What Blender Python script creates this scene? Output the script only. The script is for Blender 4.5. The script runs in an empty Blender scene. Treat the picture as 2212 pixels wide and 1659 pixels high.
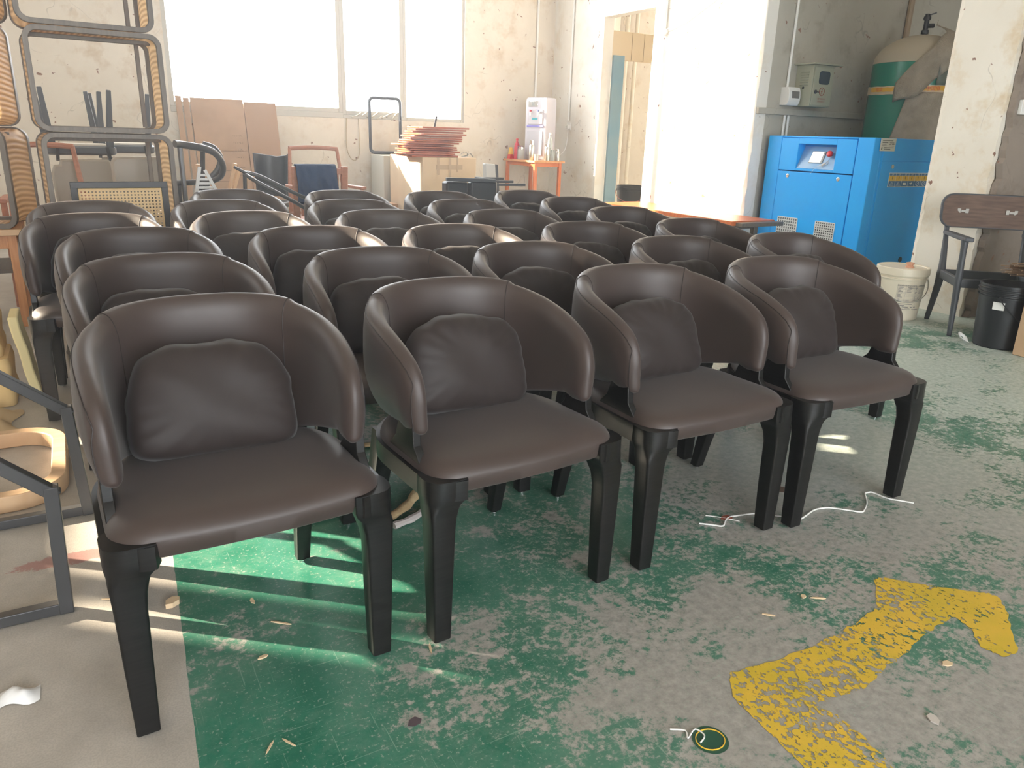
import bpy, bmesh, math, random
from mathutils import Vector, Matrix
random.seed(7)
PI = math.pi
C = bpy.context.scene.collection
sc = bpy.context.scene

# ------------------------------------------------------------------ camera
# room axes: X along the window wall, Y towards the window wall, Z up (metres)
YAW, PITCH, ROLL = math.radians(-30.0), 0.3193, -0.0317
cam_d = bpy.data.cameras.new('camera')
cam = bpy.data.objects.new('camera', cam_d)
C.objects.link(cam)
sc.camera = cam
cam_d.sensor_width = 36.0
cam_d.lens = 36.0 * 1629.5 / 2212.0
cam_d.clip_start = 0.02
cam_d.clip_end = 100
_down = Vector((math.sin(ROLL) * math.cos(PITCH), math.cos(ROLL) * math.cos(PITCH), math.sin(PITCH)))
_up = -_down
_f = Vector((0, 0, 1))
_fh = (_f - _up * _f.dot(_up)).normalized()
_rt = _fh.cross(_up)
if _rt.x < 0:
    _rt = -_rt
_R = Matrix((_rt, _fh, _up))                       # camera (x right, y down, z forward) -> level frame
_R = Matrix.Rotation(YAW, 3, 'Z') @ _R
cx, cy, cz = _R @ Vector((1, 0, 0)), _R @ Vector((0, -1, 0)), _R @ Vector((0, 0, -1))
cam.matrix_world = Matrix(((cx.x, cy.x, cz.x, 0), (cx.y, cy.y, cz.y, 0), (cx.z, cy.z, cz.z, 1.12), (0, 0, 0, 1)))

# ------------------------------------------------------------------ light
sc.view_settings.view_transform = 'Standard'
sc.view_settings.look = 'None'
sc.view_settings.gamma = 1.0
sc.view_settings.exposure = 0.0
sc.cycles.max_bounces = 8
sc.cycles.diffuse_bounces = 5
sc.cycles.glossy_bounces = 3
sc.cycles.transmission_bounces = 4
sc.cycles.sample_clamp_indirect = 6.0
sc.cycles.caustics_reflective = False
sc.cycles.caustics_refractive = False
sc.cycles.use_denoising = True

world = bpy.data.worlds.new('world')
sc.world = world
world.use_nodes = True
bg = world.node_tree.nodes['Background']
bg.inputs[0].default_value = (0.93, 0.97, 1.0, 1)
bg.inputs[1].default_value = 12.0

SUN_AZ, SUN_EL = math.radians(-38.5), math.radians(23.0)
sun_d = bpy.data.lights.new('sun', 'SUN')
sun_d.energy = 34.0
sun_d.angle = math.radians(0.9)
sun_d.color = (1.0, 0.86, 0.66)
sun = bpy.data.objects.new('sun', sun_d)
C.objects.link(sun)
_sd = Vector((math.cos(SUN_AZ) * math.cos(SUN_EL), math.sin(SUN_AZ) * math.cos(SUN_EL), -math.sin(SUN_EL)))
sun.rotation_euler = _sd.to_track_quat('-Z', 'Y').to_euler()
sun.location = (-6, 12, 8)


def portal(name, loc, rot, sx, sy):
    l = bpy.data.lights.new(name, 'AREA')
    l.shape = 'RECTANGLE'
    l.size, l.size_y = sx, sy
    l.cycles.is_portal = True
    o = bpy.data.objects.new(name, l)
    o.location, o.rotation_euler = loc, rot
    C.objects.link(o)


# daylight enters through these openings (portals only steer the sky's own light)
portal('portal_back_window', (2.68, 8.96, 3.07), (math.radians(-90), 0, 0), 3.36, 3.66)
portal('portal_left_windows', (-3.48, 5.3, 1.95), (0, math.radians(-90), 0), .75, 1.6)
portal('portal_left_high', (-3.48, 7.05, 3.08), (0, math.radians(-90), 0), 1.0, 1.3)
portal('portal_fill_gate', (.5, -4.98, 1.8), (math.radians(90), 0, 0), 6.0, 3.6)

# ------------------------------------------------------------------ helpers
MATS = {}


def nt_new(name):
    m = bpy.data.materials.new(name)
    m.use_nodes = True
    nt = m.node_tree
    b = nt.nodes['Principled BSDF']
    return m, nt, b


def mat(name, col, rough=0.5, metal=0.0, spec=0.5, noise=None, bump=None, col2=None, coat=0.0, trans=0.0, emit=None, sheen=0.0, alpha=1.0):
    """principled with optional object-space noise between col and col2, and a noise bump"""
    if name in MATS:
        return MATS[name]
    m, nt, b = nt_new(name)
    b.inputs['Base Color'].default_value = (*col, 1)
    b.inputs['Roughness'].default_value = rough
    b.inputs['Metallic'].default_value = metal
    b.inputs['Specular IOR Level'].default_value = spec
    b.inputs['Coat Weight'].default_value = coat
    b.inputs['Transmission Weight'].default_value = trans
    b.inputs['Sheen Weight'].default_value = sheen
    b.inputs['Alpha'].default_value = alpha
    if emit:
        b.inputs['Emission Color'].default_value = (*emit[0], 1)
        b.inputs['Emission Strength'].default_value = emit[1]
    if noise or bump:
        tc = nt.nodes.new('ShaderNodeTexCoord')
    if noise:
        sc_, str_ = noise[0], noise[1]
        mp = nt.nodes.new('ShaderNodeMapping')
        mp.inputs['Scale'].default_value = str_
        nt.links.new(tc.outputs['Object'], mp.inputs['Vector'])
        n = nt.nodes.new('ShaderNodeTexNoise')
        n.inputs['Scale'].default_value = sc_
        n.inputs['Detail'].default_value = 5
        nt.links.new(mp.outputs[0], n.inputs['Vector'])
        r = nt.nodes.new('ShaderNodeValToRGB')
        r.color_ramp.elements[0].position = 0.35
        r.color_ramp.elements[1].position = 0.65
        r.color_ramp.elements[0].color = (*(col2 or [c * 0.7 for c in col]), 1)
        r.color_ramp.elements[1].color = (*col, 1)
        nt.links.new(n.outputs[0], r.inputs[0])
        nt.links.new(r.outputs[0], b.inputs['Base Color'])
    if bump:
        n2 = nt.nodes.new('ShaderNodeTexNoise')
        n2.inputs['Scale'].default_value = bump[0]
        n2.inputs['Detail'].default_value = 4
        nt.links.new(tc.outputs['Object'], n2.inputs['Vector'])
        bp = nt.nodes.new('ShaderNodeBump')
        bp.inputs['Strength'].default_value = bump[1]
        bp.inputs['Distance'].default_value = bump[2] if len(bump) > 2 else 0.002
        nt.links.new(n2.outputs[0], bp.inputs['Height'])
        nt.links.new(bp.outputs[0], b.inputs['Normal'])
    MATS[name] = m
    return m


class MB:
    def __init__(s):
        s.v, s.f = [], []

    def add(s, vs, fs, M=None):
        o = len(s.v)
        s.v += [tuple(M @ Vector(p)) if M is not None else tuple(p) for p in vs]
        s.f += [tuple(i + o for i in f) for f in fs]
        return s

    def box(s, x0, x1, y0, y1, z0, z1, M=None):
        vs = [(x, y, z) for z in (z0, z1) for y in (y0, y1) for x in (x0, x1)]
        return s.add(vs, [(0, 2, 3, 1), (4, 5, 7, 6), (0, 1, 5, 4), (2, 6, 7, 3), (0, 4, 6, 2), (1, 3, 7, 5)], M)

    def bar(s, p0, p1, w, h, up=(0, 0, 1), w1=None, h1=None):
        p0, p1, up = Vector(p0), Vector(p1), Vector(up)
        d = (p1 - p0).normalized()
        a = d.cross(up)
        if a.length < 1e-4:
            a = d.cross(Vector((0, 1, 0)))
        a.normalize()
        b = a.cross(d).normalized()
        w1, h1 = w1 or w, h1 or h
        vs = []
        for p, ww, hh in ((p0, w, h), (p1, w1, h1)):
            for i, j in ((-1, -1), (1, -1), (1, 1), (-1, 1)):
                vs.append(p + a * (i * ww / 2) + b * (j * hh / 2))
        return s.add(vs, [(0, 1, 2, 3), (7, 6, 5, 4), (0, 4, 5, 1), (1, 5, 6, 2), (2, 6, 7, 3), (3, 7, 4, 0)])

    def loft(s, rings, close=True, cap=True, loop=False):
        n = len(rings[0])
        vs = [p for r in rings for p in r]
        fs = []
        R = len(rings)
        for k in range(R if loop else R - 1):
            a, b = k * n, ((k + 1) % R) * n
            for i in range(n if close else n - 1):
                j = (i + 1) % n
                fs.append((a + i, a + j, b + j, b + i))
        if cap and not loop and close:
            fs.append(tuple(range(n))[::-1])
            fs.append(tuple(range((R - 1) * n, R * n)))
        return s.add(vs, fs)

    def tube(s, pts, r, n=8, loop=False, flat=None):
        pts = [Vector(p) for p in pts]
        rings = []
        N = len(pts)
        pa = None
        for i, p in enumerate(pts):
            if loop:
                d = pts[(i + 1) % N] - pts[i - 1]
            else:
                d = pts[min(i + 1, N - 1)] - pts[max(i - 1, 0)]
            d.normalize()
            if pa is None:
                a = d.cross(Vector((0, 0, 1)))
                if a.length < 1e-3:
                    a = d.cross(Vector((0, 1, 0)))
            else:
                a = pa - d * pa.dot(d)
            a.normalize()
            pa = a
            b = a.cross(d)
            rr = r[i] if isinstance(r, (list, tuple)) else r
            fa, fb = flat or (1, 1)
            rings.append([p + a * (math.cos(t) * rr * fa) + b * (math.sin(t) * rr * fb) for t in [2 * PI * (k + .5) / n for k in range(n)]])
        return s.loft(rings, loop=loop)

    def lathe(s, prof, n=24, M=None):
        vs, fs = [], []
        for r, z in prof:
            for k in range(n):
                t = 2 * PI * k / n
                vs.append((r * math.cos(t), r * math.sin(t), z))
        for k in range(len(prof) - 1):
            for i in range(n):
                j = (i + 1) % n
                fs.append((k * n + i, k * n + j, (k + 1) * n + j, (k + 1) * n + i))
        fs.append(tuple(range(n))[::-1])
        fs.append(tuple(range((len(prof) - 1) * n, len(prof) * n)))
        return s.add(vs, fs, M)

    def prism(s, poly, t0, t1, axis='y', M=None):
        """poly in the two other axes, extruded along axis"""
        def P(a, b, t):
            return {'x': (t, a, b), 'y': (a, t, b), 'z': (a, b, t)}[axis]
        n = len(poly)
        vs = [P(a, b, t0) for a, b in poly] + [P(a, b, t1) for a, b in poly]
        fs = [tuple(range(n))[::-1], tuple(range(n, 2 * n))] + [(i, (i + 1) % n, (i + 1) % n + n, i + n) for i in range(n)]
        return s.add(vs, fs, M)

    def build(s, name, m, parent=None, smooth=35, bevel=0.0, subsurf=0, weld=False):
        me = bpy.data.meshes.new(name)
        me.from_pydata([tuple(p) for p in s.v], [], s.f)
        bm = bmesh.new()
        bm.from_mesh(me)
        if weld:
            bmesh.ops.remove_doubles(bm, verts=bm.verts, dist=1e-5)
        bmesh.ops.recalc_face_normals(bm, faces=bm.faces)
        bm.to_mesh(me)
        bm.free()
        if smooth:
            me.shade_smooth()
            me.set_sharp_from_angle(angle=math.radians(smooth))
        me.materials.append(m)
        o = bpy.data.objects.new(name, me)
        C.objects.link(o)
        if parent:
            o.parent = parent
        if bevel:
            b = o.modifiers.new('bevel', 'BEVEL')
            b.width = bevel
            b.segments = 2
            b.limit_method = 'ANGLE'
            b.angle_limit = math.radians(40)
            b.harden_normals = False
        if subsurf:
            b = o.modifiers.new('sub', 'SUBSURF')
            b.levels = b.render_levels = subsurf
        return o


def thing(name, label, cat, loc=(0, 0, 0), rotz=0.0, group=None, rot=None):
    o = bpy.data.objects.new(name, None)
    o.empty_display_size = 0.1
    C.objects.link(o)
    o.location = loc
    o.rotation_euler = rot if rot else (0, 0, rotz)
    o['label'], o['category'] = label, cat
    if group:
        o['group'] = group
    return o


def tag(o, label, cat, group=None, kind=None):
    o['label'], o['category'] = label, cat
    if group:
        o['group'] = group
    if kind:
        o['kind'] = kind
    return o


def struct(o):
    o['kind'] = 'structure'
    return o


def dup(root, loc, rotz=None, label=None, group=None, rot=None):
    r = root.copy()
    C.objects.link(r)
    r.location = loc
    if rot:
        r.rotation_euler = rot
    elif rotz is not None:
        r.rotation_euler = (0, 0, rotz)
    if label:
        r['label'] = label
    if group:
        r['group'] = group
    for ch in list(root.children):
        c = ch.copy()
        C.objects.link(c)
        c.parent = r
        for g in list(ch.children):
            d = g.copy()
            C.objects.link(d)
            d.parent = c
    return r


def rrect(w, h, r, n=6, cx=0.0, cy=0.0):
    """rounded rectangle outline, w x h about cx, cy"""
    pts = []
    for qx, qy, a0 in ((1, 1, 0), (-1, 1, 90), (-1, -1, 180), (1, -1, 270)):
        for k in range(n + 1):
            a = math.radians(a0 + 90 * k / n)
            pts.append((cx + qx * (w / 2 - r) + r * math.cos(a), cy + qy * (h / 2 - r) + r * math.sin(a)))
    return pts


def lerp_tab(tab, x):
    if x <= tab[0][0]:
        return tab[0][1]
    for (a, b), (c, d) in zip(tab, tab[1:]):
        if x <= c:
            t = (x - a) / (c - a)
            return b + (d - b) * t
    return tab[-1][1]


def catmull(pts, n=8, loop=False):
    P = [Vector(p) for p in pts]
    out = []
    N = len(P)
    rng = range(N) if loop else range(N - 1)
    for i in rng:
        p0 = P[i - 1] if (loop or i > 0) else P[0]
        p1, p2 = P[i], P[(i + 1) % N]
        p3 = P[(i + 2) % N] if (loop or i + 2 < N) else P[-1]
        for k in range(n):
            t = k / n
            out.append(0.5 * ((2 * p1) + (p2 - p0) * t + (2 * p0 - 5 * p1 + 4 * p2 - p3) * t * t + (3 * p1 - p0 - 3 * p2 + p3) * t ** 3))
    if not loop:
        out.append(P[-1])
    return out


# ------------------------------------------------------------------ materials
def floor_material():
    m, nt, b = nt_new('worn_painted_concrete')
    N, L = nt.nodes, nt.links
    geo = N.new('ShaderNodeNewGeometry')
    sep = N.new('ShaderNodeSeparateXYZ')
    L.new(geo.outputs['Position'], sep.inputs[0])

    def math_(op, a, c=None, cl=False):
        n = N.new('ShaderNodeMath')
        n.operation = op
        n.use_clamp = cl
        for i, v in enumerate((a, c)):
            if v is None:
                continue
            if isinstance(v, (int, float)):
                n.inputs[i].default_value = v
            else:
                L.new(v, n.inputs[i])
        return n.outputs[0]

    def noise(scale, detail=6, rough=0.6, stretch=None, dist=0.0):
        n = N.new('ShaderNodeTexNoise')
        n.inputs['Scale'].default_value = scale
        n.inputs['Detail'].default_value = detail
        n.inputs['Roughness'].default_value = rough
        n.inputs['Distortion'].default_value = dist
        if stretch:
            mp = N.new('ShaderNodeMapping')
            mp.inputs['Scale'].default_value = stretch[0]
            mp.inputs['Rotation'].default_value = (0, 0, stretch[1])
            L.new(geo.outputs['Position'], mp.inputs[0])
            L.new(mp.outputs[0], n.inputs['Vector'])
        else:
            L.new(geo.outputs['Position'], n.inputs['Vector'])
        return n.outputs[0]

    def ramp(f, p0, p1, c0=(0, 0, 0), c1=(1, 1, 1)):
        r = N.new('ShaderNodeValToRGB')
        r.color_ramp.elements[0].position = p0
        r.color_ramp.elements[1].position = p1
        r.color_ramp.elements[0].color = (*c0, 1)
        r.color_ramp.elements[1].color = (*c1, 1)
        L.new(f, r.inputs[0])
        return r.outputs[0]

    def mix(f, a, c):
        n = N.new('ShaderNodeMix')
        n.data_type = 'RGBA'
        for s_, v in ((0, f), (6, a), (7, c)):
            if isinstance(v, (int, float)):
                n.inputs[s_].default_value = v
            elif isinstance(v, tuple):
                n.inputs[s_].default_value = (*v, 1)
            else:
                L.new(v, n.inputs[s_])
        return n.outputs[2]

    X, Y = sep.outputs[0], sep.outputs[1]
    big = noise(0.9, 3, 0.5)
    mid = noise(5.5, 6, 0.65)
    fine = noise(42, 5, 0.75)
    grain = noise(260, 2, 0.5)
    # bare concrete
    conc = mix(ramp(mid, 0.3, 0.7), (0.36, 0.33, 0.29), (0.50, 0.465, 0.415))
    conc = mix(math_('MULTIPLY', ramp(grain, 0.42, 0.6), 0.25), conc, (0.22, 0.2, 0.18))
    # dirty worn concrete on the painted side
    wornc = mix(ramp(fine, 0.35, 0.65), (0.235, 0.23, 0.21), (0.37, 0.355, 0.33))
    far = math_('MULTIPLY', math_('SUBTRACT', math_('ADD', X, Y), 3.0), 0.5, True)
    far = math_('MULTIPLY', far, math_('ADD', 0.35, math_('MULTIPLY', big, 0.9)), True)
    wornc = mix(far, wornc, mix(ramp(fine, 0.4, 0.62), (0.33, 0.415, 0.365), (0.50, 0.56, 0.51)))  # paler far away: leftover paint film plus daylight reflection put into the colour
    # paint
    green = mix(ramp(mid, 0.35, 0.7), (0.026, 0.150, 0.098), (0.048, 0.225, 0.150))
    # wear mask
    f = math_('MULTIPLY', big, 0.55)
    f = math_('ADD', f, math_('MULTIPLY', mid, 0.45))
    f = math_('ADD', f, math_('MULTIPLY', fine, 0.42))
    # more wear to the right and nearer the aisle
    bx = math_('SUBTRACT', math_('MULTIPLY', math_('SUBTRACT', X, 0.35, True), 0.20), 0.045)
    bx = math_('MINIMUM', bx, 0.105)
    f = math_('ADD', f, bx)
    wear = ramp(f, 0.745, 0.79)
    film = ramp(f, 0.64, 0.79)
    painted = mix(math_('MULTIPLY', film, 0.5), green, (0.16, 0.23, 0.185))
    painted = mix(wear, painted, wornc)
    # speckle of tiny chips
    chips = ramp(noise(120, 3, 0.6), 0.60, 0.66)
    painted = mix(math_('MULTIPLY', chips, 0.75), painted, (0.30, 0.34, 0.29))
    # scratches
    s1 = ramp(noise(9, 3, 0.5, ((0.5, 26, 1), 0.5)), 0.665, 0.69)
    s2 = ramp(noise(9, 3, 0.5, ((26, 0.6, 1), 0.9)), 0.675, 0.70)
    scr = math_('MULTIPLY', math_('MAXIMUM', s1, s2), 0.45)
    painted = mix(scr, painted, (0.30, 0.40, 0.33))
    # edge of the painted area
    edge = math_('SUBTRACT', X, math_('ADD', 0.0, math_('MULTIPLY', Y, 0.055)))
    edge = math_('ADD', edge, math_('MULTIPLY', math_('SUBTRACT', mid, 0.5), 0.012))
    em = ramp(edge, 0.004, 0.012)
    em2 = N.new('ShaderNodeMath')
    em2.operation = 'GREATER_THAN'
    L.new(edge, em2.inputs[0])
    em2.inputs[1].default_value = 0.0
    # red paint smear on the bare concrete
    dx = math_('DIVIDE', math_('ADD', X, 0.13), 0.22)
    dy = math_('DIVIDE', math_('SUBTRACT', Y, 2.12), 0.055)
    rr = math_('ADD', math_('MULTIPLY', dx, dx), math_('MULTIPLY', dy, dy))
    rr = math_('ADD', rr, math_('MULTIPLY', fine, 1.2))
    red = math_('MULTIPLY', ramp(rr, 0.9, 1.6, (1, 1, 1), (0, 0, 0)), 0.6)
    conc = mix(red, conc, (0.30, 0.07, 0.065))
    col = mix(em2.outputs[0], conc, painted)
    L.new(col, b.inputs['Base Color'])
    # gloss
    rg = mix(wear, (0.30, 0.30, 0.30), (0.42, 0.42, 0.42))
    rg = mix(em2.outputs[0], (0.55, 0.55, 0.55), rg)
    rg = mix(math_('MULTIPLY', fine, 0.3), rg, (0.6, 0.6, 0.6))
    L.new(rg, b.inputs['Roughness'])
    b.inputs['Specular IOR Level'].default_value = 0.5
    bp = N.new('ShaderNodeBump')
    bp.inputs['Strength'].default_value = 0.25
    bp.inputs['Distance'].default_value = 0.002
    L.new(math_('ADD', fine, math_('MULTIPLY', wear, -0.4)), bp.inputs['Height'])
    L.new(bp.outputs[0], b.inputs['Normal'])
    return m


def wall_material(name, c1, c2, stain, seed=0.0, pits=(0.25, 0.14, 0.1)):
    m, nt, b = nt_new(name)
    N, L = nt.nodes, nt.links
    geo = N.new('ShaderNodeNewGeometry')
    mp = N.new('ShaderNodeMapping')
    mp.inputs['Location'].default_value = (seed, seed * .7, seed * 1.3)
    L.new(geo.outputs['Position'], mp.inputs[0])

    def noise(s, d=5, r=0.6):
        n = N.new('ShaderNodeTexNoise')
        n.inputs['Scale'].default_value = s
        n.inputs['Detail'].default_value = d
        n.inputs['Roughness'].default_value = r
        L.new(mp.outputs[0], n.inputs['Vector'])
        return n.outputs[0]

    def ramp(f, p0, p1, c0=(0, 0, 0), c1_=(1, 1, 1)):
        r = N.new('ShaderNodeValToRGB')
        r.color_ramp.elements[0].position = p0
        r.color_ramp.elements[1].position = p1
        r.color_ramp.elements[0].color = (*c0, 1)
        r.color_ramp.elements[1].color = (*c1_, 1)
        L.new(f, r.inputs[0])
        return r.outputs[0]

    def mix(f, a, c):
        n = N.new('ShaderNodeMix')
        n.data_type = 'RGBA'
        for s_, v in ((0, f), (6, a), (7, c)):
            if isinstance(v, tuple):
                n.inputs[s_].default_value = (*v, 1)
            else:
                L.new(v, n.inputs[s_])
        return n.outputs[2]

    col = ramp(noise(1.1, 6, 0.65), 0.35, 0.65, c2, c1)
    col = mix(ramp(noise(3.3, 7, 0.7), 0.52, 0.68), col, stain)
    col = mix(ramp(noise(14, 3, 0.5), 0.70, 0.715), col, pits)
    # pencil-thin scratches
    w = N.new('ShaderNodeTexVoronoi')
    w.feature = 'DISTANCE_TO_EDGE'
    w.inputs['Scale'].default_value = 1.6
    n2 = N.new('ShaderNodeTexNoise')
    n2.inputs['Scale'].default_value = 2.0
    L.new(mp.outputs[0], n2.inputs['Vector'])
    va = N.new('ShaderNodeVectorMath')
    va.operation = 'ADD'
    L.new(mp.outputs[0], va.inputs[0])
    L.new(n2.outputs[1], va.inputs[1])
    L.new(va.outputs[0], w.inputs['Vector'])
    ln = ramp(w.outputs[0], 0.002, 0.006, (1, 1, 1), (0, 0, 0))
    gate = ramp(noise(2.2, 2, 0.5), 0.56, 0.6)
    mu = N.new('ShaderNodeMath')
    mu.operation = 'MULTIPLY'
    L.new(ln, mu.inputs[0])
    L.new(gate, mu.inputs[1])
    mu2 = N.new('ShaderNodeMath')
    mu2.operation = 'MULTIPLY'
    L.new(mu.outputs[0], mu2.inputs[0])
    mu2.inputs[1].default_value = 0.5
    col = mix(mu2.outputs[0], col, tuple(v * 0.45 for v in c2))
    L.new(col, b.inputs['Base Color'])
    b.inputs['Roughness'].default_value = 0.8
    b.inputs['Specular IOR Level'].default_value = 0.2
    bp = N.new('ShaderNodeBump')
    bp.inputs['Strength'].default_value = 0.35
    bp.inputs['Distance'].default_value = 0.01
    L.new(noise(7, 6, 0.6), bp.inputs['Height'])
    L.new(bp.outputs[0], b.inputs['Normal'])
    return m


M_FLOOR = floor_material()
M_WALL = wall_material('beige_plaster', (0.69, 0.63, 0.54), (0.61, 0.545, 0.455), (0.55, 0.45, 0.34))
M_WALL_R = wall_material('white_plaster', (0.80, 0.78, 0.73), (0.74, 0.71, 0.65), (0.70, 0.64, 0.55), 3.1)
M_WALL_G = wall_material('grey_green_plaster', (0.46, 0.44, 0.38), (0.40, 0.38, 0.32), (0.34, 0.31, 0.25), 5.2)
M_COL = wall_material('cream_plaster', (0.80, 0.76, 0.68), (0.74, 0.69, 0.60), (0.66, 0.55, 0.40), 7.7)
M_COLD = wall_material('dark_plaster', (0.30, 0.25, 0.21), (0.24, 0.20, 0.17), (0.19, 0.15, 0.12), 9.7)
M_LEATHER = mat('brown_leather', (0.040, 0.0265, 0.0225), 0.50, spec=0.5, bump=(420, 0.10, 0.0005), sheen=0.10)
M_PILLOW = mat('brown_pillow_leather', (0.022, 0.0155, 0.0138), 0.6, spec=0.3, bump=(300, 0.12, 0.0005), sheen=0.08)
M_THREAD = mat('dark_seam', (0.018, 0.012, 0.011), 0.6)
M_BLACKWOOD = mat('black_stained_wood', (0.005, 0.005, 0.005), 0.36, spec=0.32, noise=(18, (1, 1, 12)), col2=(0.010, 0.0095, 0.009), bump=(90, 0.1, 0.001))
M_CHROME = mat('chrome', (0.75, 0.75, 0.75), 0.15, metal=1.0)
M_STEEL = mat('brushed_steel', (0.62, 0.61, 0.58), 0.28, metal=1.0)
M_FRAMEW = mat('white_window_frame', (0.46, 0.44, 0.39), 0.5)
M_GLASS = None
M_CARD = mat('cardboard', (0.50, 0.335, 0.20), 0.75, noise=(6, (1, 1, 1)), col2=(0.44, 0.29, 0.17))
M_CARDD = mat('brown_cardboard_sheet', (0.42, 0.265, 0.165), 0.8, noise=(5, (1, 1, 1)), col2=(0.36, 0.225, 0.14))
M_TAPE = mat('packing_tape', (0.45, 0.34, 0.24), 0.25)
M_BLUE = mat('blue_powder_coat', (0.003, 0.36, 0.92), 0.36, noise=(4, (1, 1, 1)), col2=(0.008, 0.385, 0.92))
M_DARK = mat('black_plastic', (0.012, 0.013, 0.015), 0.4)
M_GREY = mat('grey_metal', (0.30, 0.31, 0.30), 0.45)
M_WHITEP = mat('white_plastic', (0.78, 0.78, 0.76), 0.35)
M_REDP = mat('red_plastic', (0.6, 0.02, 0.02), 0.35)
M_ORANGEW = mat('orange_varnished_wood', (0.60, 0.17, 0.055), 0.35, noise=(6, (1, 10, 1)), col2=(0.50, 0.12, 0.035))
M_PINE = mat('pine_wood', (0.62, 0.30, 0.13), 0.5, noise=(7, (12, 12, 1)), col2=(0.52, 0.23, 0.09))
M_PALEW = mat('pale_ash_wood', (0.62, 0.42, 0.25), 0.55, noise=(6, (1, 8, 1)), col2=(0.54, 0.34, 0.19))
M_ROSE = mat('rose_brown_wood', (0.42, 0.185, 0.115), 0.5, noise=(8, (1, 1, 8)), col2=(0.36, 0.15, 0.09))
M_REDBOARD = mat('red_brown_board', (0.40, 0.125, 0.07), 0.55, noise=(7, (1, 8, 1)), col2=(0.32, 0.095, 0.055))
M_GREYWOOD = mat('grey_brown_wood', (0.15, 0.125, 0.10), 0.5, noise=(6, (8, 1, 1)), col2=(0.11, 0.09, 0.075))
M_TAUPE = mat('taupe_leather', (0.33, 0.29, 0.23), 0.5)
M_NAVY = mat('navy_cloth', (0.012, 0.035, 0.09), 0.85, bump=(30, 0.5, 0.01))
M_GUN = mat('dark_grey_metal', (0.06, 0.06, 0.062), 0.35, metal=0.3)
M_DGREYW = mat('charcoal_wood', (0.055, 0.06, 0.068), 0.5, bump=(60, 0.1, 0.001))
M_FOAM = mat('yellow_foam', (0.72, 0.52, 0.24), 0.9, noise=(12, (1, 1, 1)), col2=(0.66, 0.45, 0.19))
M_BUBBLE = mat('clear_wrap', (0.36, 0.31, 0.24), 0.35, noise=(9, (1, 1, 1)), col2=(0.27, 0.23, 0.17), bump=(90, 0.8, 0.01))
M_TANK = mat('green_tank_paint', (0.012, 0.20, 0.13), 0.25)
M_DUST = mat('dusty_tank_top', (0.42, 0.37, 0.28), 0.8)
M_YELLOWP = mat('yellow_plastic', (0.80, 0.50, 0.05), 0.5)

# ------------------------------------------------------------------ the room
struct(MB().box(-3.6, 9.6, -5.1, 9.6, -0.12, 0.0).build('floor', M_FLOOR, smooth=0))
struct(MB().box(-3.6, 5.79, -5.1, 9.2, 5.3, 5.4).box(5.79, 9.6, -5.1, 5.6, 5.3, 5.4).box(5.79, 7.9, 5.6, 9.4, 4.4, 4.5).build('ceiling', M_WALL, smooth=0))  # includes a partial corridor roof out of view, added to dim the doorway
w = MB()
w.box(-3.6, 1.0, 8.97, 9.17, 0, 5.3)
w.box(4.37, 5.65, 8.97, 9.17, 0, 5.3)
w.box(1.0, 4.37, 8.97, 9.17, 0, 1.24)
w.box(1.0, 4.37, 8.97, 9.17, 4.9, 5.3)
struct(w.build('wall_back', M_WALL, smooth=0))
# wall with the doorway, its outside corner a little chipped
w = MB()
w.box(5.65, 5.79, 7.90, 9.17, 0, 5.3)
w.box(5.65, 5.79, 6.98, 7.90, 2.45, 5.3)
w.box(5.65, 5.79, 5.60, 6.98, 0, 5.3)
rnd = random.Random(3)
prev = None
zz = [0, .06, .18, .3, .34, .5, .62, .7, .9, 1.05, 1.3, 1.55, 1.6, 1.9, 2.1, 2.4, 2.8, 5.3]
rings = []
for z in zz:
    e = rnd.choice((0, 0, 0.012, 0.004, 0.025)) if z < 2.7 else 0
    rings.append([(5.65, 5.60, z), (5.65, 5.42 + e, z), (5.65 + e * .6 + .004, 5.41, z), (5.79, 5.41, z), (5.79, 5.60, z)])
w.loft(rings)
struct(w.build('wall_right', M_WALL_R, smooth=0))
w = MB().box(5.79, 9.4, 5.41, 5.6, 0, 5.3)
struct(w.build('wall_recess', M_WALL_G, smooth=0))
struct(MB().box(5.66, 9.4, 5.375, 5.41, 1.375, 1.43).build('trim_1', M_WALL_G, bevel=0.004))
struct(MB().box(9.4, 9.6, -5.1, 9.6, 0, 5.3).build('wall_far_right', M_WALL, smooth=0))
# corridor behind the doorway
w = MB()
w.box(5.79, 9.4, 9.4, 9.6, 0, 5.3)
struct(w.build('wall_corridor', M_WALL, smooth=0))
# unseen left wall; its window openings and slit are shaped to place sun patches
w = MB()
X0, X1 = -3.6, -3.5
w.box(X0, X1, -5.1, 4.5, 0, 5.3)
w.box(X0, X1, 4.5, 6.1, 0, 1.60)
w.box(X0, X1, 4.5, 6.1, 1.665, 1.83)
w.box(X0, X1, 4.5, 6.1, 2.3, 5.3)
w.box(X0, X1, 4.66, 4.74, 1.83, 2.3)
w.box(X0, X1, 5.28, 5.34, 1.83, 2.3)
w.box(X0, X1, 6.1, 6.4, 0, 5.3)
w.box(X0, X1, 6.4, 7.7, 0, 2.58)
w.box(X0, X1, 6.4, 7.7, 3.58, 5.3)
w.box(X0, X1, 7.7, 9.6, 0, 5.3)
struct(w.build('wall_left', M_WALL, smooth=0))
# front wall; the gate opening behind the camera is added for fill light
w = MB()
w.box(-3.6, -2.5, -5.1, -5.0, 0, 5.3)
w.box(3.5, 9.6, -5.1, -5.0, 0, 5.3)
w.box(-2.5, 3.5, -5.1, -5.0, 3.6, 5.3)
struct(w.build('wall_front', M_WALL, smooth=0))

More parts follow.
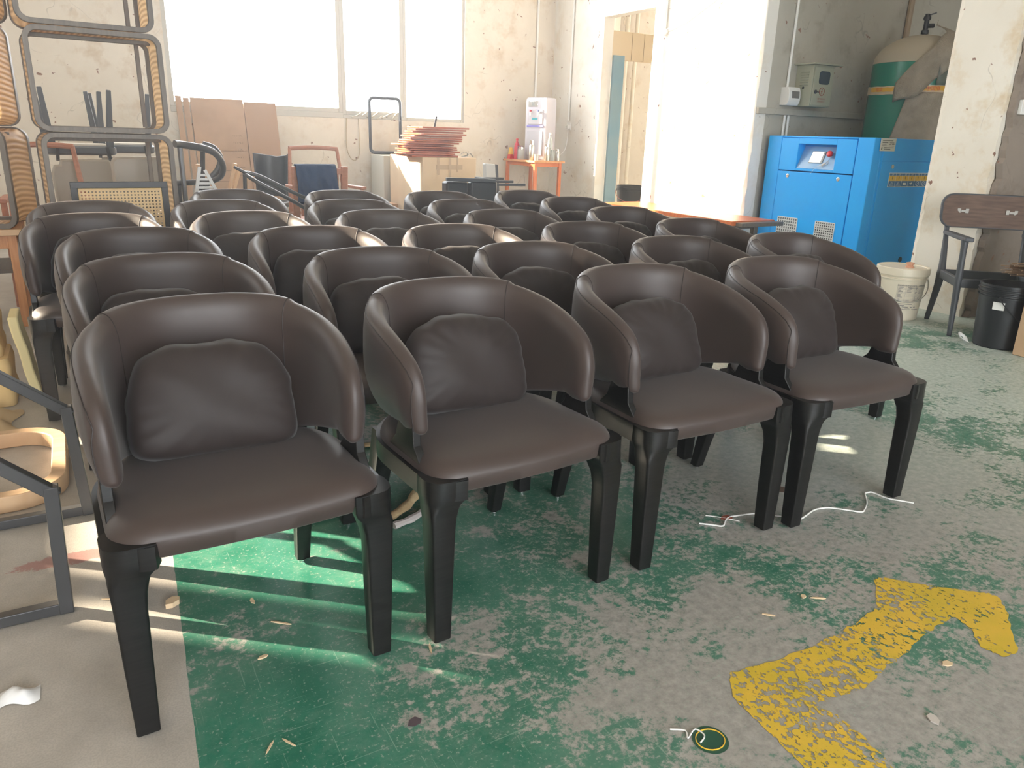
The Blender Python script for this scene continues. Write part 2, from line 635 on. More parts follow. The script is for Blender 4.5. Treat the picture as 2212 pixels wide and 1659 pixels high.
# column between the bays: cream face to the room, darker broken face to the right
def column():
    rnd = random.Random(11)
    zz = [0] + [i * .045 + rnd.uniform(-.01, .01) for i in range(1, 60)] + [5.3]
    r1, r2 = [], []
    for i, z in enumerate(zz):
        e1 = rnd.uniform(0, .018) if z < 3 else 0
        e2 = rnd.uniform(0, .03) * (1.6 if .5 < z < 1.0 else 1) if z < 3 else 0
        r1.append([(5.30, 2.945 + e2 * .3, z), (5.30, 3.365 - e1, z), (5.31, 3.385, z), (6.0, 3.385, z), (6.0, 2.945, z)])
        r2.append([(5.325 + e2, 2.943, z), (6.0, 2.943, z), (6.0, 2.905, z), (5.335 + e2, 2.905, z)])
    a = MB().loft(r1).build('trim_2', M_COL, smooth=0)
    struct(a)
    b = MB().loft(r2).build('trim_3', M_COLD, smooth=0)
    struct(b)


column()


def window_unit():
    y0, y1 = 8.99, 9.05
    for i, (xa, xb, zb) in enumerate(((1.0, 2.83, 1.30), (2.83, 3.58, 1.28), (3.58, 4.37, 1.24))):
        f = MB()
        t = .045 if i < 2 else .035
        zt = 4.9
        f.box(xa, xa + t, y0, y1, zb, zt)
        f.box(xb - t, xb, y0, y1, zb, zt)
        f.box(xa + t, xb - t, y0, y1, zb, zb + t)
        f.box(xa + t, xb - t, y0, y1, zt - t, zt)
        if zb > 1.24:
            f.box(xa, xb, y0 - .015, y1 + .1, 1.241, zb - .001)
        wdw = struct(f.build('window_%d' % (i + 1), M_FRAMEW, bevel=0.003))
        g, nt, b = nt_new('window_glass_%d' % i)
        # thin clear pane: straight-through glass with a faint surface reflection
        for n in list(nt.nodes):
            if n.type == 'BSDF_PRINCIPLED':
                nt.nodes.remove(n)
        tr = nt.nodes.new('ShaderNodeBsdfTransparent')
        gl = nt.nodes.new('ShaderNodeBsdfGlossy')
        gl.inputs['Roughness'].default_value = 0.05
        mx = nt.nodes.new('ShaderNodeMixShader')
        mx.inputs[0].default_value = 0.06
        nt.links.new(tr.outputs[0], mx.inputs[1])
        nt.links.new(gl.outputs[0], mx.inputs[2])
        nt.links.new(mx.outputs[0], nt.nodes['Material Output'].inputs[0])
        MB().box(xa + t, xb - t, y0 + .028, y0 + .032, zb + t, zt - t).build('pane', g, wdw, smooth=0)


window_unit()

# conduits fixed to the walls
def conduit(pts, r, m, label, name='conduit'):
    return tag(MB().tube(pts, r, 8).build(name, m), label, 'conduit')

# ------------------------------------------------------------------ the dining armchairs
HW, YB = 0.272, 0.505
ZT = [(.080, .560), (.082, .578), (.088, .600), (.098, .620), (.115, .640), (.14, .656), (.175, .672), (.22, .688), (.28, .704), (.34, .718), (.40, .732), (.46, .745), (.505, .75)]
ZB = [(.080, .492), (.083, .484), (.092, .478), (.135, .474), (.150, .478), (.165, .482), (.21, .473), (.28, .458), (.37, .438), (.505, .424)]
TH = .052


def shell_stations():
    half = []
    for y in [.080 + .140 * (i / 17) ** 1.9 for i in range(18)]:
        half.append((HW - TH / 2 - .006 * ((.22 - y) / .14) ** 2, y))
    for k in range(1, 25):
        t = PI / 2 * k / 24
        n = 2 / 2.4
        half.append(((HW - TH / 2) * math.cos(t) ** n if k < 24 else 0.0, .22 + (YB - TH / 2 - .22) * math.sin(t) ** n))
    left = [(-x, y) for x, y in half[:-1]]
    return left + half[::-1]


def thick(y):
    return lerp_tab([(.08, .044), (.20, .049), (.35, .052)], y)


def chair_shell(root):
    """a bent slab whose whole outline is rolled over: thickness grows with the distance from the outline"""
    st = shell_stations()
    N = len(st)
    nor, arc = [], [0.0]
    for i in range(N):
        a, b = st[max(i - 1, 0)], st[min(i + 1, N - 1)]
        dx, dy = b[0] - a[0], b[1] - a[1]
        l = math.hypot(dx, dy)
        nor.append((-dy / l, dx / l))
        if i:
            arc.append(arc[-1] + math.hypot(st[i][0] - st[i - 1][0], st[i][1] - st[i - 1][1]))
    if nor[N // 2][1] < 0:
        nor = [(-a, -b) for a, b in nor]
    zt = [lerp_tab(ZT, y + .026 * (y > .4)) for x, y in st]
    zb = [lerp_tab(ZB, y) for x, y in st]
    outline = [(arc[i], zt[i]) for i in range(N)] + [(arc[i], zb[i]) for i in range(N - 1, -1, -1)]

    def dist(s, z):
        best = 9.0
        for (ax, az), (bx, bz) in zip(outline, outline[1:] + outline[:1]):
            if min(abs(ax - s), abs(bx - s)) > .09:
                continue
            ux, uz = bx - ax, bz - az
            L2_ = ux * ux + uz * uz
            t = 0 if L2_ < 1e-12 else max(0.0, min(1.0, ((s - ax) * ux + (z - az) * uz) / L2_))
            best = min(best, math.hypot(ax + ux * t - s, az + uz * t - z))
        return best

    M = 20
    outer, inner = [], []
    for i in range(N):
        x, y = st[i]
        nx, ny = nor[i]
        T_ = thick(y)
        back = min(1.0, max(0.0, (y - .12) / .16))
        back = back * back * (3 - 2 * back)
        co, ci = [], []
        for j in range(M + 1):
            f = .5 - .5 * math.cos(PI * j / M)
            z = zb[i] + (zt[i] - zb[i]) * f
            edge = j in (0, M) or i in (0, N - 1)
            d = 0.0 if edge else dist(arc[i], z)
            R = T_ / 2
            ho = R * math.sqrt(max(0.0, 1 - (1 - min(d / R, 1)) ** 2))
            Ri = R * 1.9
            hi = R * math.sqrt(max(0.0, 1 - (1 - min(d / Ri, 1)) ** 2))
            h = max(0.0, min(1.2, (.76 - z) / .30))
            low = max(0.0, (.575 - z) / .14)
            lean = -.010 * h - .040 * back * low ** 2 - .004 * (1 - back) * low ** 2
            ho += .010 * math.sin(PI * f) * min(1, d / .05)
            co.append((x + nx * (lean + ho), y + ny * (lean + ho), z))
            ci.append((x + nx * (lean - hi), y + ny * (lean - hi), z))
        outer.append(co)
        inner.append(ci)
    mb = MB()
    for grid in (outer, inner):
        vs = [p for c in grid for p in c]
        fs = [(i * (M + 1) + j, (i + 1) * (M + 1) + j, (i + 1) * (M + 1) + j + 1, i * (M + 1) + j + 1) for i in range(N - 1) for j in range(M)]
        mb.add(vs, fs)
    sh = mb.build('backrest', M_LEATHER, root, smooth=180, weld=True)

    # piping on the outer face, a little inside the rolled edge
    def on_outer(i, z):
        c = outer[i]
        for p, q in zip(c, c[1:]):
            if p[2] <= z <= q[2]:
                t = (z - p[2]) / max(1e-9, q[2] - p[2])
                v = Vector(p).lerp(Vector(q), t)
                return v + Vector((nor[i][0], nor[i][1], 0)) * .0004
        return Vector(c[-1])
    i0 = min(range(N), key=lambda k: abs(arc[k] - .016))
    i1 = N - 1 - i0
    path = [on_outer(i0, z) for z in [zb[i0] + .012 + (zt[i0] - .016 - zb[i0] - .012) * k / 5 for k in range(5)]]
    path += [on_outer(i, zt[i] - .014) for i in range(i0, i1 + 1)]
    path += [on_outer(i1, z) for z in [zb[i1] + .012 + (zt[i1] - .016 - zb[i1] - .012) * k / 5 for k in range(4, -1, -1)]]
    MB().tube(path, .0014, 6).build('piping', M_THREAD, sh)
    for sx in (-1, 1):
        i = min(range(N), key=lambda k: abs(st[k][0] - sx * .19) + (10 if st[k][1] < .3 else 0))
        MB().tube([Vector(p) for p in inner[i][2:]] + [Vector(p) for p in outer[i][::-1][1:]], .0012, 5).build('seam', M_THREAD, sh)
    return sh


def chair_outline(d=0.0, n=84):
    """seat plan outline, d = outward offset"""
    x1 = .257 + d
    yf, yb = -.028 - d, .43 + d
    rf, rb = .075 + d * .5, .215 + d
    pts = []
    def arc(cx_, cy_, r, a0, a1, k):
        for i in range(k):
            a = math.radians(a0 + (a1 - a0) * i / k)
            pts.append((cx_ + r * math.cos(a), cy_ + r * math.sin(a)))
    for i in range(16):
        pts.append((-(x1 - rf) + 2 * (x1 - rf) * i / 16, yf - .010 * math.cos((i / 8 - 1) * PI / 2)))
    arc(x1 - rf, yf + rf, rf, -90, 0, 10)
    for i in range(6):
        pts.append((x1, yf + rf + (yb - rb - yf - rf) * i / 6))
    arc(x1 - rb, yb - rb, rb, 0, 90, 14)
    for i in range(4):
        pts.append(((x1 - rb) - 2 * (x1 - rb) * i / 4, yb))
    arc(-(x1 - rb), yb - rb, rb, 90, 180, 14)
    for i in range(6):
        pts.append((-x1, yb - rb - (yb - rb - yf - rf) * i / 6))
    arc(-(x1 - rf), yf + rf, rf, 180, 270, 10)
    return pts


def chair_seat(root):
    o = chair_outline(0)
    cx_, cy_ = 0.0, .2
    rings = []
    def zlow(x, y):
        if y < .0 and abs(x) < .186:
            return .376
        if y < .0 and abs(x) < .192:
            return .376 + (.41 - .376) * (abs(x) - .186) / .006
        return .410
    spec = [(-.010, None, 0), (-.002, None, .005), (.002, .412, 0), (.000, .419, 0), (-.006, .427, 0), (-.015, .4345, 0), (-.029, .441, 0), (-.048, .4455, 0), (-.075, .449, 0), (-.115, .4515, 0), (-.17, .453, 0)]
    for d, z, dz in spec:
        ring = []
        for x, y in o:
            vx, vy = x - cx_, y - cy_
            l = math.hypot(vx, vy)
            k = 1 + d / l
            ring.append((cx_ + vx * k, cy_ + vy * k, (z if z else zlow(x, y) + dz)))
        rings.append(ring)
    MB().loft(rings).build('seat', M_LEATHER, root, smooth=50)


def pillow_mesh(seed, w=.170, h=.122, t=.060):
    rnd = random.Random(seed)
    ph = [rnd.uniform(0, 6.28) for _ in range(8)]
    mb = MB()
    n = 34
    def pt(u, v, s):
        # u, v in [-1, 1]; square -> soft pillow outline, narrower towards the top
        r = max(abs(u), abs(v))
        a = math.atan2(v, u)
        p = 3.0 if v > 0 else 6.0
        den = (abs(math.cos(a)) ** p + abs(math.sin(a)) ** p) ** (1 / p)
        R = r / den
        edge = r ** 8 * (0.5 + 0.5 * max(-.4, math.sin(a)))
        R *= 1 + edge * (.020 * math.sin(6 * a + ph[0]) + .012 * math.sin(11 * a + ph[1]) + .008 * math.sin(17 * a + ph[2]))
        x, z = R * math.cos(a) * w, R * math.sin(a) * h
        x *= 1 - .060 * (z / h) + (.05 * (z / h) ** 6 if z < 0 else 0)
        th = t * (max(0.0, 1 - r ** 2.3)) ** .42
        crease = math.exp(-((a - 1.35) / .07) ** 2) + .8 * math.exp(-((a - 2.3) / .06) ** 2) + .8 * math.exp(-((a - .75) / .05) ** 2) + .6 * math.exp(-((a + 2.6) / .08) ** 2) + .6 * math.exp(-((a - 2.9) / .06) ** 2)
        wr = -.010 * crease * r ** 3 * (1 - r ** 6) + .0035 * math.sin(21 * a + ph[3] + 3 * r) * (r ** 4) * (1 - r ** 8) + .003 * math.sin(5 * u + 4 * v + ph[4]) * (1 - r ** 4)
        return (x, s * (th + wr * (th > .004)), z)
    for s in (-1, 1):
        vs = [pt(-1 + 2 * i / n, -1 + 2 * j / n, s) for j in range(n + 1) for i in range(n + 1)]
        fs = [(j * (n + 1) + i, j * (n + 1) + i + 1, (j + 1) * (n + 1) + i + 1, (j + 1) * (n + 1) + i) for j in range(n) for i in range(n)]
        mb.add(vs, fs)
    return mb


def leg_section(z, cx_, cy_, hx, hy, ch):
    """rounded section, ch = corner radii (--, +-, ++, -+)"""
    pts = []
    for (sx, sy, c, a0) in ((-1, -1, ch[0], 180), (1, -1, ch[1], 270), (1, 1, ch[2], 0), (-1, 1, ch[3], 90)):
        c = min(c, hx * .98, hy * .98)
        for k in range(4):
            a = math.radians(a0 + 30 * k)
            pts.append((cx_ + sx * (hx - c) + c * math.cos(a), cy_ + sy * (hy - c) + c * math.sin(a), z))
    return pts


def chair_frame(root):
    # bent rail round the sides and the back
    o = chair_outline(.012)
    o2 = chair_outline(-.008)
    start = next(i for i, p in enumerate(o) if p[1] < 0 and p[0] > .188)
    n = len(o)
    idx = [(start + k) % n for k in range(n)]
    keep = []
    for i in idx:
        keep.append(i)
        if o[i][1] < 0 and -.2 < o[i][0] < -.187:
            break
    # stop at the left front corner
    keep = [i for i in keep if not (o[i][1] < 0 and abs(o[i][0]) < .186)]
    rings = []
    for i in keep:
        a, b = o[i], o2[i]
        drop = .004
        rings.append([(a[0], a[1], .366), (a[0] * 1.003, a[1] * 1.002, .39), (a[0], a[1], .412), (b[0], b[1], .409), (b[0], b[1], .370)])
    MB().loft(rings).build('seat_rail', M_BLACKWOOD, root, smooth=50)
    for sx in (-1, 1):
        spec = [(.010, .2385, .000, .0210, .0210, (.004, .004, .006, .004)),
                (.16, .2385, .000, .0250, .0250, (.005, .005, .009, .005)),
                (.285, .2385, .000, .0280, .0280, (.006, .006, .015, .006)),
                (.318, .2375, .001, .0305, .0290, (.007, .007, .010, .007)),
                (.340, .2355, .003, .0340, .0320, (.010, .008, .004, .008)),
                (.352, .2335, .005, .0355, .0350, (.020, .006, .003, .012)),
                (.364, .230, .007, .0415, .0410, (.030, .004, .002, .018)),
                (.376, .2285, .009, .0440, .0440, (.036, .003, .002, .020)),
                (.414, .2285, .009, .0440, .0440, (.038, .002, .002, .022))]
        rings = []
        for z, x, y, hx, hy, ch in spec:
            # outer front corner is the chamfer at (outer, front); mirror for the other side
            r = leg_section(z, -x, y, hx, hy, ch)
            if sx > 0:
                r = [(-px, py, pz) for px, py, pz in r]
            rings.append(r)
        lg = MB().loft(rings).build('leg', M_BLACKWOOD, root, smooth=38)
        MB().lathe([(.010, 0), (.0125, .001), (.0125, .005), (.006, .006), (.006, .012)], 14, Matrix.Translation((sx * .2385, 0, 0))).build('glide', M_CHROME, lg)
        # raked rear leg
        rings = []
        for t in (0, .25, .5, .75, .92, 1):
            z = .010 + .385 * t
            x = sx * (.2045 - .004 * t)
            y = .466 - .105 * t ** 1.15
            hx, hy = .0175 + .008 * t, .0165 + .012 * t
            rings.append(leg_section(z, x, y, hx, hy, (.004,) * 4))
        lg = MB().loft(rings).build('leg', M_BLACKWOOD, root, smooth=38)
        MB().lathe([(.010, 0), (.0125, .001), (.0125, .005), (.006, .006), (.006, .012)], 14, Matrix.Translation((sx * .2045, .466, 0))).build('glide', M_CHROME, lg)
        # flat bracket carrying the arm
        prof = [(.058, .400), (.062, .425), (.090, .455), (.094, .500), (.165, .500), (.182, .455), (.212, .425), (.232, .400)]
        x0, x1 = (sx * .2345, sx * .2545)
        MB().prism(prof, min(x0, x1), max(x0, x1), 'x').build('arm_support', M_BLACKWOOD, root, bevel=.002)


def make_armchair(label):
    root = thing('armchair', label, 'chair', group='brown armchairs standing in rows')
    chair_shell(root)
    chair_seat(root)
    chair_frame(root)
    p = pillow_mesh(1).build('cushion', M_PILLOW, root, smooth=80, weld=True)
    p.location = (-.012, .290, .560)
    p.rotation_euler = (math.radians(-19), math.radians(2), 0)
    return root


A_ = 'first column from the left'
B_ = 'second column from the left'
C_ = 'third column from the left'
D_ = 'fourth column from the left'
E_ = 'right-hand column by the compressor'
ROWS = [
    (.232, 1.366, 2.2, 'brown leather armchair at the left end of the front row, closest to the camera'),
    (.846, 1.372, 4.0, 'brown leather armchair second from the left in the front row, ring rail in view'),
    (1.462, 1.388, .6, 'brown leather armchair third from the left in the front row'),
    (2.03, 1.359, -1.3, 'brown leather armchair at the right end of the front row, beside the white string'),
    (.23, 2.03, 5, 'brown leather armchair directly behind the closest one, left column'),
    (.19, 2.71, 1, 'brown leather armchair third in the left column, its side lit by the sun'),
    (.066, 3.27, 1, 'brown leather armchair fourth in the left column, front leg seen beside the foam'),
    (.09, 3.85, 5, 'brown leather armchair last in the left column, in front of the cane panel'),
    (.83, 1.97, -2, 'brown leather armchair second in the column behind the front chair with the ring rail'),
    (.80, 2.60, 0, 'brown leather armchair third in the second column from the left'),
    (.68, 3.23, 0, 'brown leather armchair fourth in the second column, orange sunlight along its crest'),
    (.69, 3.84, 4, 'brown leather armchair fifth in the second column from the left'),
    (.88, 4.55, 6, 'brown leather armchair last in the second column, under the black curved frame'),
    (1.405, 1.935, 0, 'brown leather armchair second in the third column from the left'),
    (1.37, 2.52, -2, 'brown leather armchair third in the third column from the left'),
    (1.29, 3.17, -2, 'brown leather armchair fourth in the third column, sunlit patch on its crest'),
    (1.32, 3.76, -2, 'brown leather armchair fifth in the third column from the left'),
    (1.50, 4.42, 2, 'brown leather armchair last in the third column, before the navy cloth'),
    (2.08, 1.91, 2, 'brown leather armchair second in the fourth column, left of the pair by the bucket'),
    (1.99, 2.46, -3, 'brown leather armchair third in the fourth column from the left'),
    (1.90, 3.06, -3, 'brown leather armchair fourth in the fourth column from the left'),
    (1.97, 3.66, -2, 'brown leather armchair fifth in the fourth column from the left'),
    (2.07, 4.27, -3, 'brown leather armchair last in the fourth column, before the big carton'),
    (2.67, 1.86, 5, 'brown leather armchair first in the right column, in front of the blue compressor'),
    (2.66, 2.45, 4, 'brown leather armchair second in the right column, left of the compressor grille'),
    (2.68, 3.08, 0, 'brown leather armchair third in the right column, below the orange bench'),
    (2.76, 3.72, -2, 'brown leather armchair fourth in the right column, left of the orange bench'),
    (2.73, 4.29, -4, 'brown leather armchair last in the right column, nearest the dispenser table'),
]
chair0 = make_armchair(ROWS[0][3])
pill = [pillow_mesh(s, .170 + .004 * (s % 3 - 1), .120 + .003 * (s % 2)).build('cushion', M_PILLOW, None, smooth=80, weld=True) for s in (2, 5)]
pmesh = [p.data for p in pill]
for p in pill:
    bpy.data.objects.remove(p)
rnd = random.Random(5)
for i, (x, y, a, lab) in enumerate(ROWS):
    if i == 0:
        chair0.location = (x, y, 0)
        chair0.rotation_euler = (0, 0, math.radians(a))
        continue
    o = dup(chair0, (x, y, 0), math.radians(a), lab)
    for ch in o.children:
        if ch.name.startswith('cushion'):
            if i % 3:
                ch.data = pmesh[i % 2]
            ch.rotation_euler = (math.radians(-17 + rnd.uniform(-3, 3)), math.radians(rnd.uniform(-1, 6)), math.radians(rnd.uniform(-3, 3)))
            ch.location = (-.012 + rnd.uniform(-.012, .012), .294 + rnd.uniform(-.006, .004), .558 + rnd.uniform(-.004, .004))

# ------------------------------------------------------------------ helpers for the clutter
def text_mb(body, size, M, align='CENTER'):
    """lettering as a flat mesh, placed by matrix M (text lies in local x/z after M)"""
    cu = bpy.data.curves.new('t', 'FONT')
    cu.body = body
    cu.size = size
    cu.align_x = align
    cu.resolution_u = 2
    o = bpy.data.objects.new('t', cu)
    C.objects.link(o)
    bpy.context.view_layer.update()
    me = bpy.data.meshes.new_from_object(o.evaluated_get(bpy.context.evaluated_depsgraph_get()))
    vs = [M @ v.co for v in me.vertices]
    fs = [tuple(p.vertices) for p in me.polygons]
    bpy.data.objects.remove(o)
    bpy.data.curves.remove(cu)
    bpy.data.meshes.remove(me)
    return vs, fs


RXZ = Matrix.Rotation(PI / 2, 4, 'X')                                  # text upright, facing -Y
FACE_MX = Matrix.Rotation(-PI / 2, 4, 'Z') @ RXZ                       # text upright, facing -X


def T(x, y, z):
    return Matrix.Translation((x, y, z))


# ------------------------------------------------------------------ blue air compressor
def compressor():
    r = thing('air_compressor', 'large blue steel air compressor cabinet with control screen, beside the cream column', 'compressor', (5.8, 4.77, 0))
    b = MB()
    b.box(.10, .86, -.565, .565, .075, 1.185)
    b.box(.0, .10, .405, .565, .075, 1.185)
    b.box(.0, .10, -.565, -.405, .075, 1.185)
    b.box(.0, .10, -.405, .405, 1.17, 1.185)
    b.build('body', M_BLUE, r, bevel=.006)
    MB().box(.03, .84, -.54, .54, 0, .075).build('base', M_DARK, r, bevel=.004)
    p = MB()
    p.box(-.004, .09, .205, .400, .885, 1.168)
    p.box(-.004, .09, -.400, -.205, .885, 1.168)
    p.box(-.004, .09, -.205, .205, .885, .908)
    p.box(-.004, .09, -.205, .205, 1.118, 1.168)
    p.build('control_panel', M_BLUE, r, bevel=.0025)
    # sloped console inside the recess
    s = MB().add([(.002, -.203, .909), (.002, .203, .909), (.088, .203, 1.10), (.088, -.203, 1.10), (.098, -.203, .909), (.098, .203, .909), (.098, .203, 1.10), (.098, -.203, 1.10)],
                 [(0, 1, 2, 3), (4, 7, 6, 5), (0, 4, 5, 1), (3, 2, 6, 7), (0, 3, 7, 4), (1, 5, 6, 2)])
    con = s.build('console', mat('console_blue', (.16, .36, .62), .35, noise=(9, (1, 1, 1)), col2=(.26, .42, .62)), r, smooth=0)
    ang = math.atan2(.086, .191)
    CM = T(.045, 0, 1.004) @ Matrix.Rotation(ang, 4, 'Y')
    MB().box(-.008, .004, -.055, .090, -.052, .060, CM).build('screen_bezel', M_GREY, con, bevel=.002)
    MB().box(-.0095, -.0075, -.036, .084, -.046, .054, CM).build('screen', mat('screen_white', (.85, .85, .85), .3, emit=((1, 1, 1), .6)), con, smooth=0)
    MB().lathe([(.012, 0), (.012, .018), (.026, .020), (.028, .030), (.024, .040), (.012, .044)], 20, CM @ T(-.001, -.115, .030) @ Matrix.Rotation(-PI / 2, 4, 'Y')).build('stop_button', M_REDP, con)
    k = MB()
    k.tube([CM @ Vector((-.012, -.115 + .014 * math.cos(t), -.05 + .014 * math.sin(t))) for t in [2 * PI * i / 12 for i in range(12)]], .002, 6, loop=True)
    k.tube([CM @ Vector((-.006, -.118, .0)), CM @ Vector((-.013, -.120, -.038))], .0016, 6)
    k.bar(CM @ Vector((-.014, -.10, -.050)), CM @ Vector((-.014, -.075, -.085)), .009, .002, (1, 0, 0))
    k.bar(CM @ Vector((-.016, -.10, -.050)), CM @ Vector((-.016, -.055, -.078)), .008, .002, (1, 0, 0))
    k.build('key_ring', M_STEEL, con)
    MB().tube([CM @ Vector((-.016, -.10, -.055)), CM @ Vector((-.03, -.03, -.10)), (-.006, .03, .865)], .0014, 5).build('string', M_WHITEP, con)
    d = MB().box(-.004, .012, -.400, .400, .11, .875).build('door_panel', M_BLUE, r, bevel=.0025)
    # four latches
    def latch(y, z, par, M=None):
        M = M or (T(-.004, y, z) @ Matrix.Rotation(-PI / 2, 4, 'Y'))
        MB().lathe([(.017, 0), (.017, .003), (.011, .0045), (.010, .002), (.005, .002), (.005, .005)], 20, M).build('latch', M_STEEL, par)
    latch(.283, .836, d)
    latch(-.27, .836, d)
    # square-hole grilles
    for ya, yb in ((.100, .325), (-.310, -.107)):
        g = MB()
        n = 9
        za, zb = .225, .462
        st = (yb - ya) / n
        for i in range(n + 1):
            g.box(-.008, -.004, ya + i * st - .0045, ya + i * st + .0045, za, zb)
        m_ = int(round((zb - za) / st))
        for i in range(m_ + 1):
            z = za + i * (zb - za) / m_
            g.box(-.008, -.004, ya, yb, z - .0045, z + .0045)
        go = g.build('grille', M_WHITEP, d, smooth=0)
        MB().box(-.006, -.0042, ya, yb, za, zb).build('grille_shade_plate', mat('grille_shade_grey', (.10, .11, .11), .7) if ya > 0 else M_DARK, go if False else d, smooth=0)  # flat plate painted as shaded holes, greyer where light shows through
    # right-hand side: door, seam, nameplate, warning strip
    sd = MB().box(.125, .80, -.571, -.560, .12, .998).build('side_panel', M_BLUE, r, bevel=.002)
    sd2 = MB().box(.125, .80, -.571, -.560, 1.004, 1.18).build('side_panel', M_BLUE, r, bevel=.002)
    latch(0, 0, sd, T(.277, -.571, .958) @ Matrix.Rotation(PI / 2, 4, 'X'))
    npl = MB().box(.065, .262, -.5735, -.5705, 1.082, 1.183).build('nameplate', mat('aluminium_plate', (.62, .62, .55), .35, metal=.3), r, bevel=.001)
    t = MB()
    for i, (z, a, b_) in enumerate(((1.165, .085, .22), (1.148, .085, .16), (1.148, .18, .24), (1.136, .085, .14), (1.136, .17, .20), (1.136, .21, .245), (1.124, .085, .15), (1.124, .17, .245), (1.110, .115, .24), (1.098, .115, .20))):
        t.box(a, b_, -.5741, -.5736, z - .0022, z + .0022)
    t.box(.082, .094, -.5741, -.5736, 1.093, 1.112)
    t.build('lettering', M_DARK, npl, smooth=0)
    ws = MB().box(.25, .79, -.5740, -.5712, .790, .908).build('warning_strip', M_WHITEP, r, smooth=0)
    my, mb_, md = M_YELLOWP, mat('sticker_blue', (.05, .16, .35), .5), M_DARK
    y_, bl, wt, dk = MB(), MB(), MB(), MB()
    for i in range(6):
        wt = MB()
        x0 = .256 + i * .0885
        x1 = x0 + .0835
        bl.box(x0, x1, -.5746, -.5741, .885, .903)
        y_.box(x0, x1, -.5746, -.5741, .842, .884)
        bl.box(x0, x1, -.5746, -.5741, .795, .841)
        c_ = (x0 + x1) / 2
        dk.box(c_ - .003, c_ + .003, -.5751, -.5747, .856, .878)
        dk.box(c_ - .003, c_ + .003, -.5751, -.5747, .848, .853)
        wt.add(*text_mb('注意', .015, T(c_, -.5750, .889) @ RXZ))
        if i < 2:
            for a, b_ in (((-.026, .802), (.026, .802)), ((.026, .802), (0, .835)), ((0, .835), (-.026, .802))):
                wt.bar((c_ + a[0], -.5749, a[1]), (c_ + b_[0], -.5749, b_[1]), .0012, .004, (0, -1, 0))
            wt.box(c_ - .002, c_ + .002, -.5751, -.5747, .808, .824)
        elif i == 2:
            wt.prism([(c_ - .018, .806), (c_ + .024, .806), (c_ + .024, .811), (c_ + .018, .812), (c_ + .018, .826), (c_ - .024, .826), (c_ - .024, .812), (c_ - .018, .811)], -.5751, -.5747)
        elif i == 3:
            wt.prism([(c_ - .02, .816), (c_, .816), (c_, .808), (c_ + .02, .820), (c_, .832), (c_, .824), (c_ - .02, .824)], -.5751, -.5747)
        else:
            wt.tube([(c_ + .021 * math.cos(t_), -.5749, .818 + .019 * math.sin(t_)) for t_ in [2 * PI * k_ / 16 for k_ in range(16)]], .0022, 4, loop=True)
            wt.bar((c_ - .014, -.5749, .805), (c_ + .014, -.5749, .831), .0012, .004, (0, -1, 0))
        wt.build('warning_pictogram', M_WHITEP, ws, smooth=0)
    y_.build('yellow_fields', my, ws, smooth=0)
    bl.build('blue_fields', mb_, ws, smooth=0)
    dk.build('exclamation_marks', md, ws, smooth=0)
    MB().lathe([(.024, 0), (.024, .004), (.012, .004)], 16, T(.62, -.571, .155) @ Matrix.Rotation(PI / 2, 4, 'X')).build('vent_hole', M_DARK, r)


compressor()


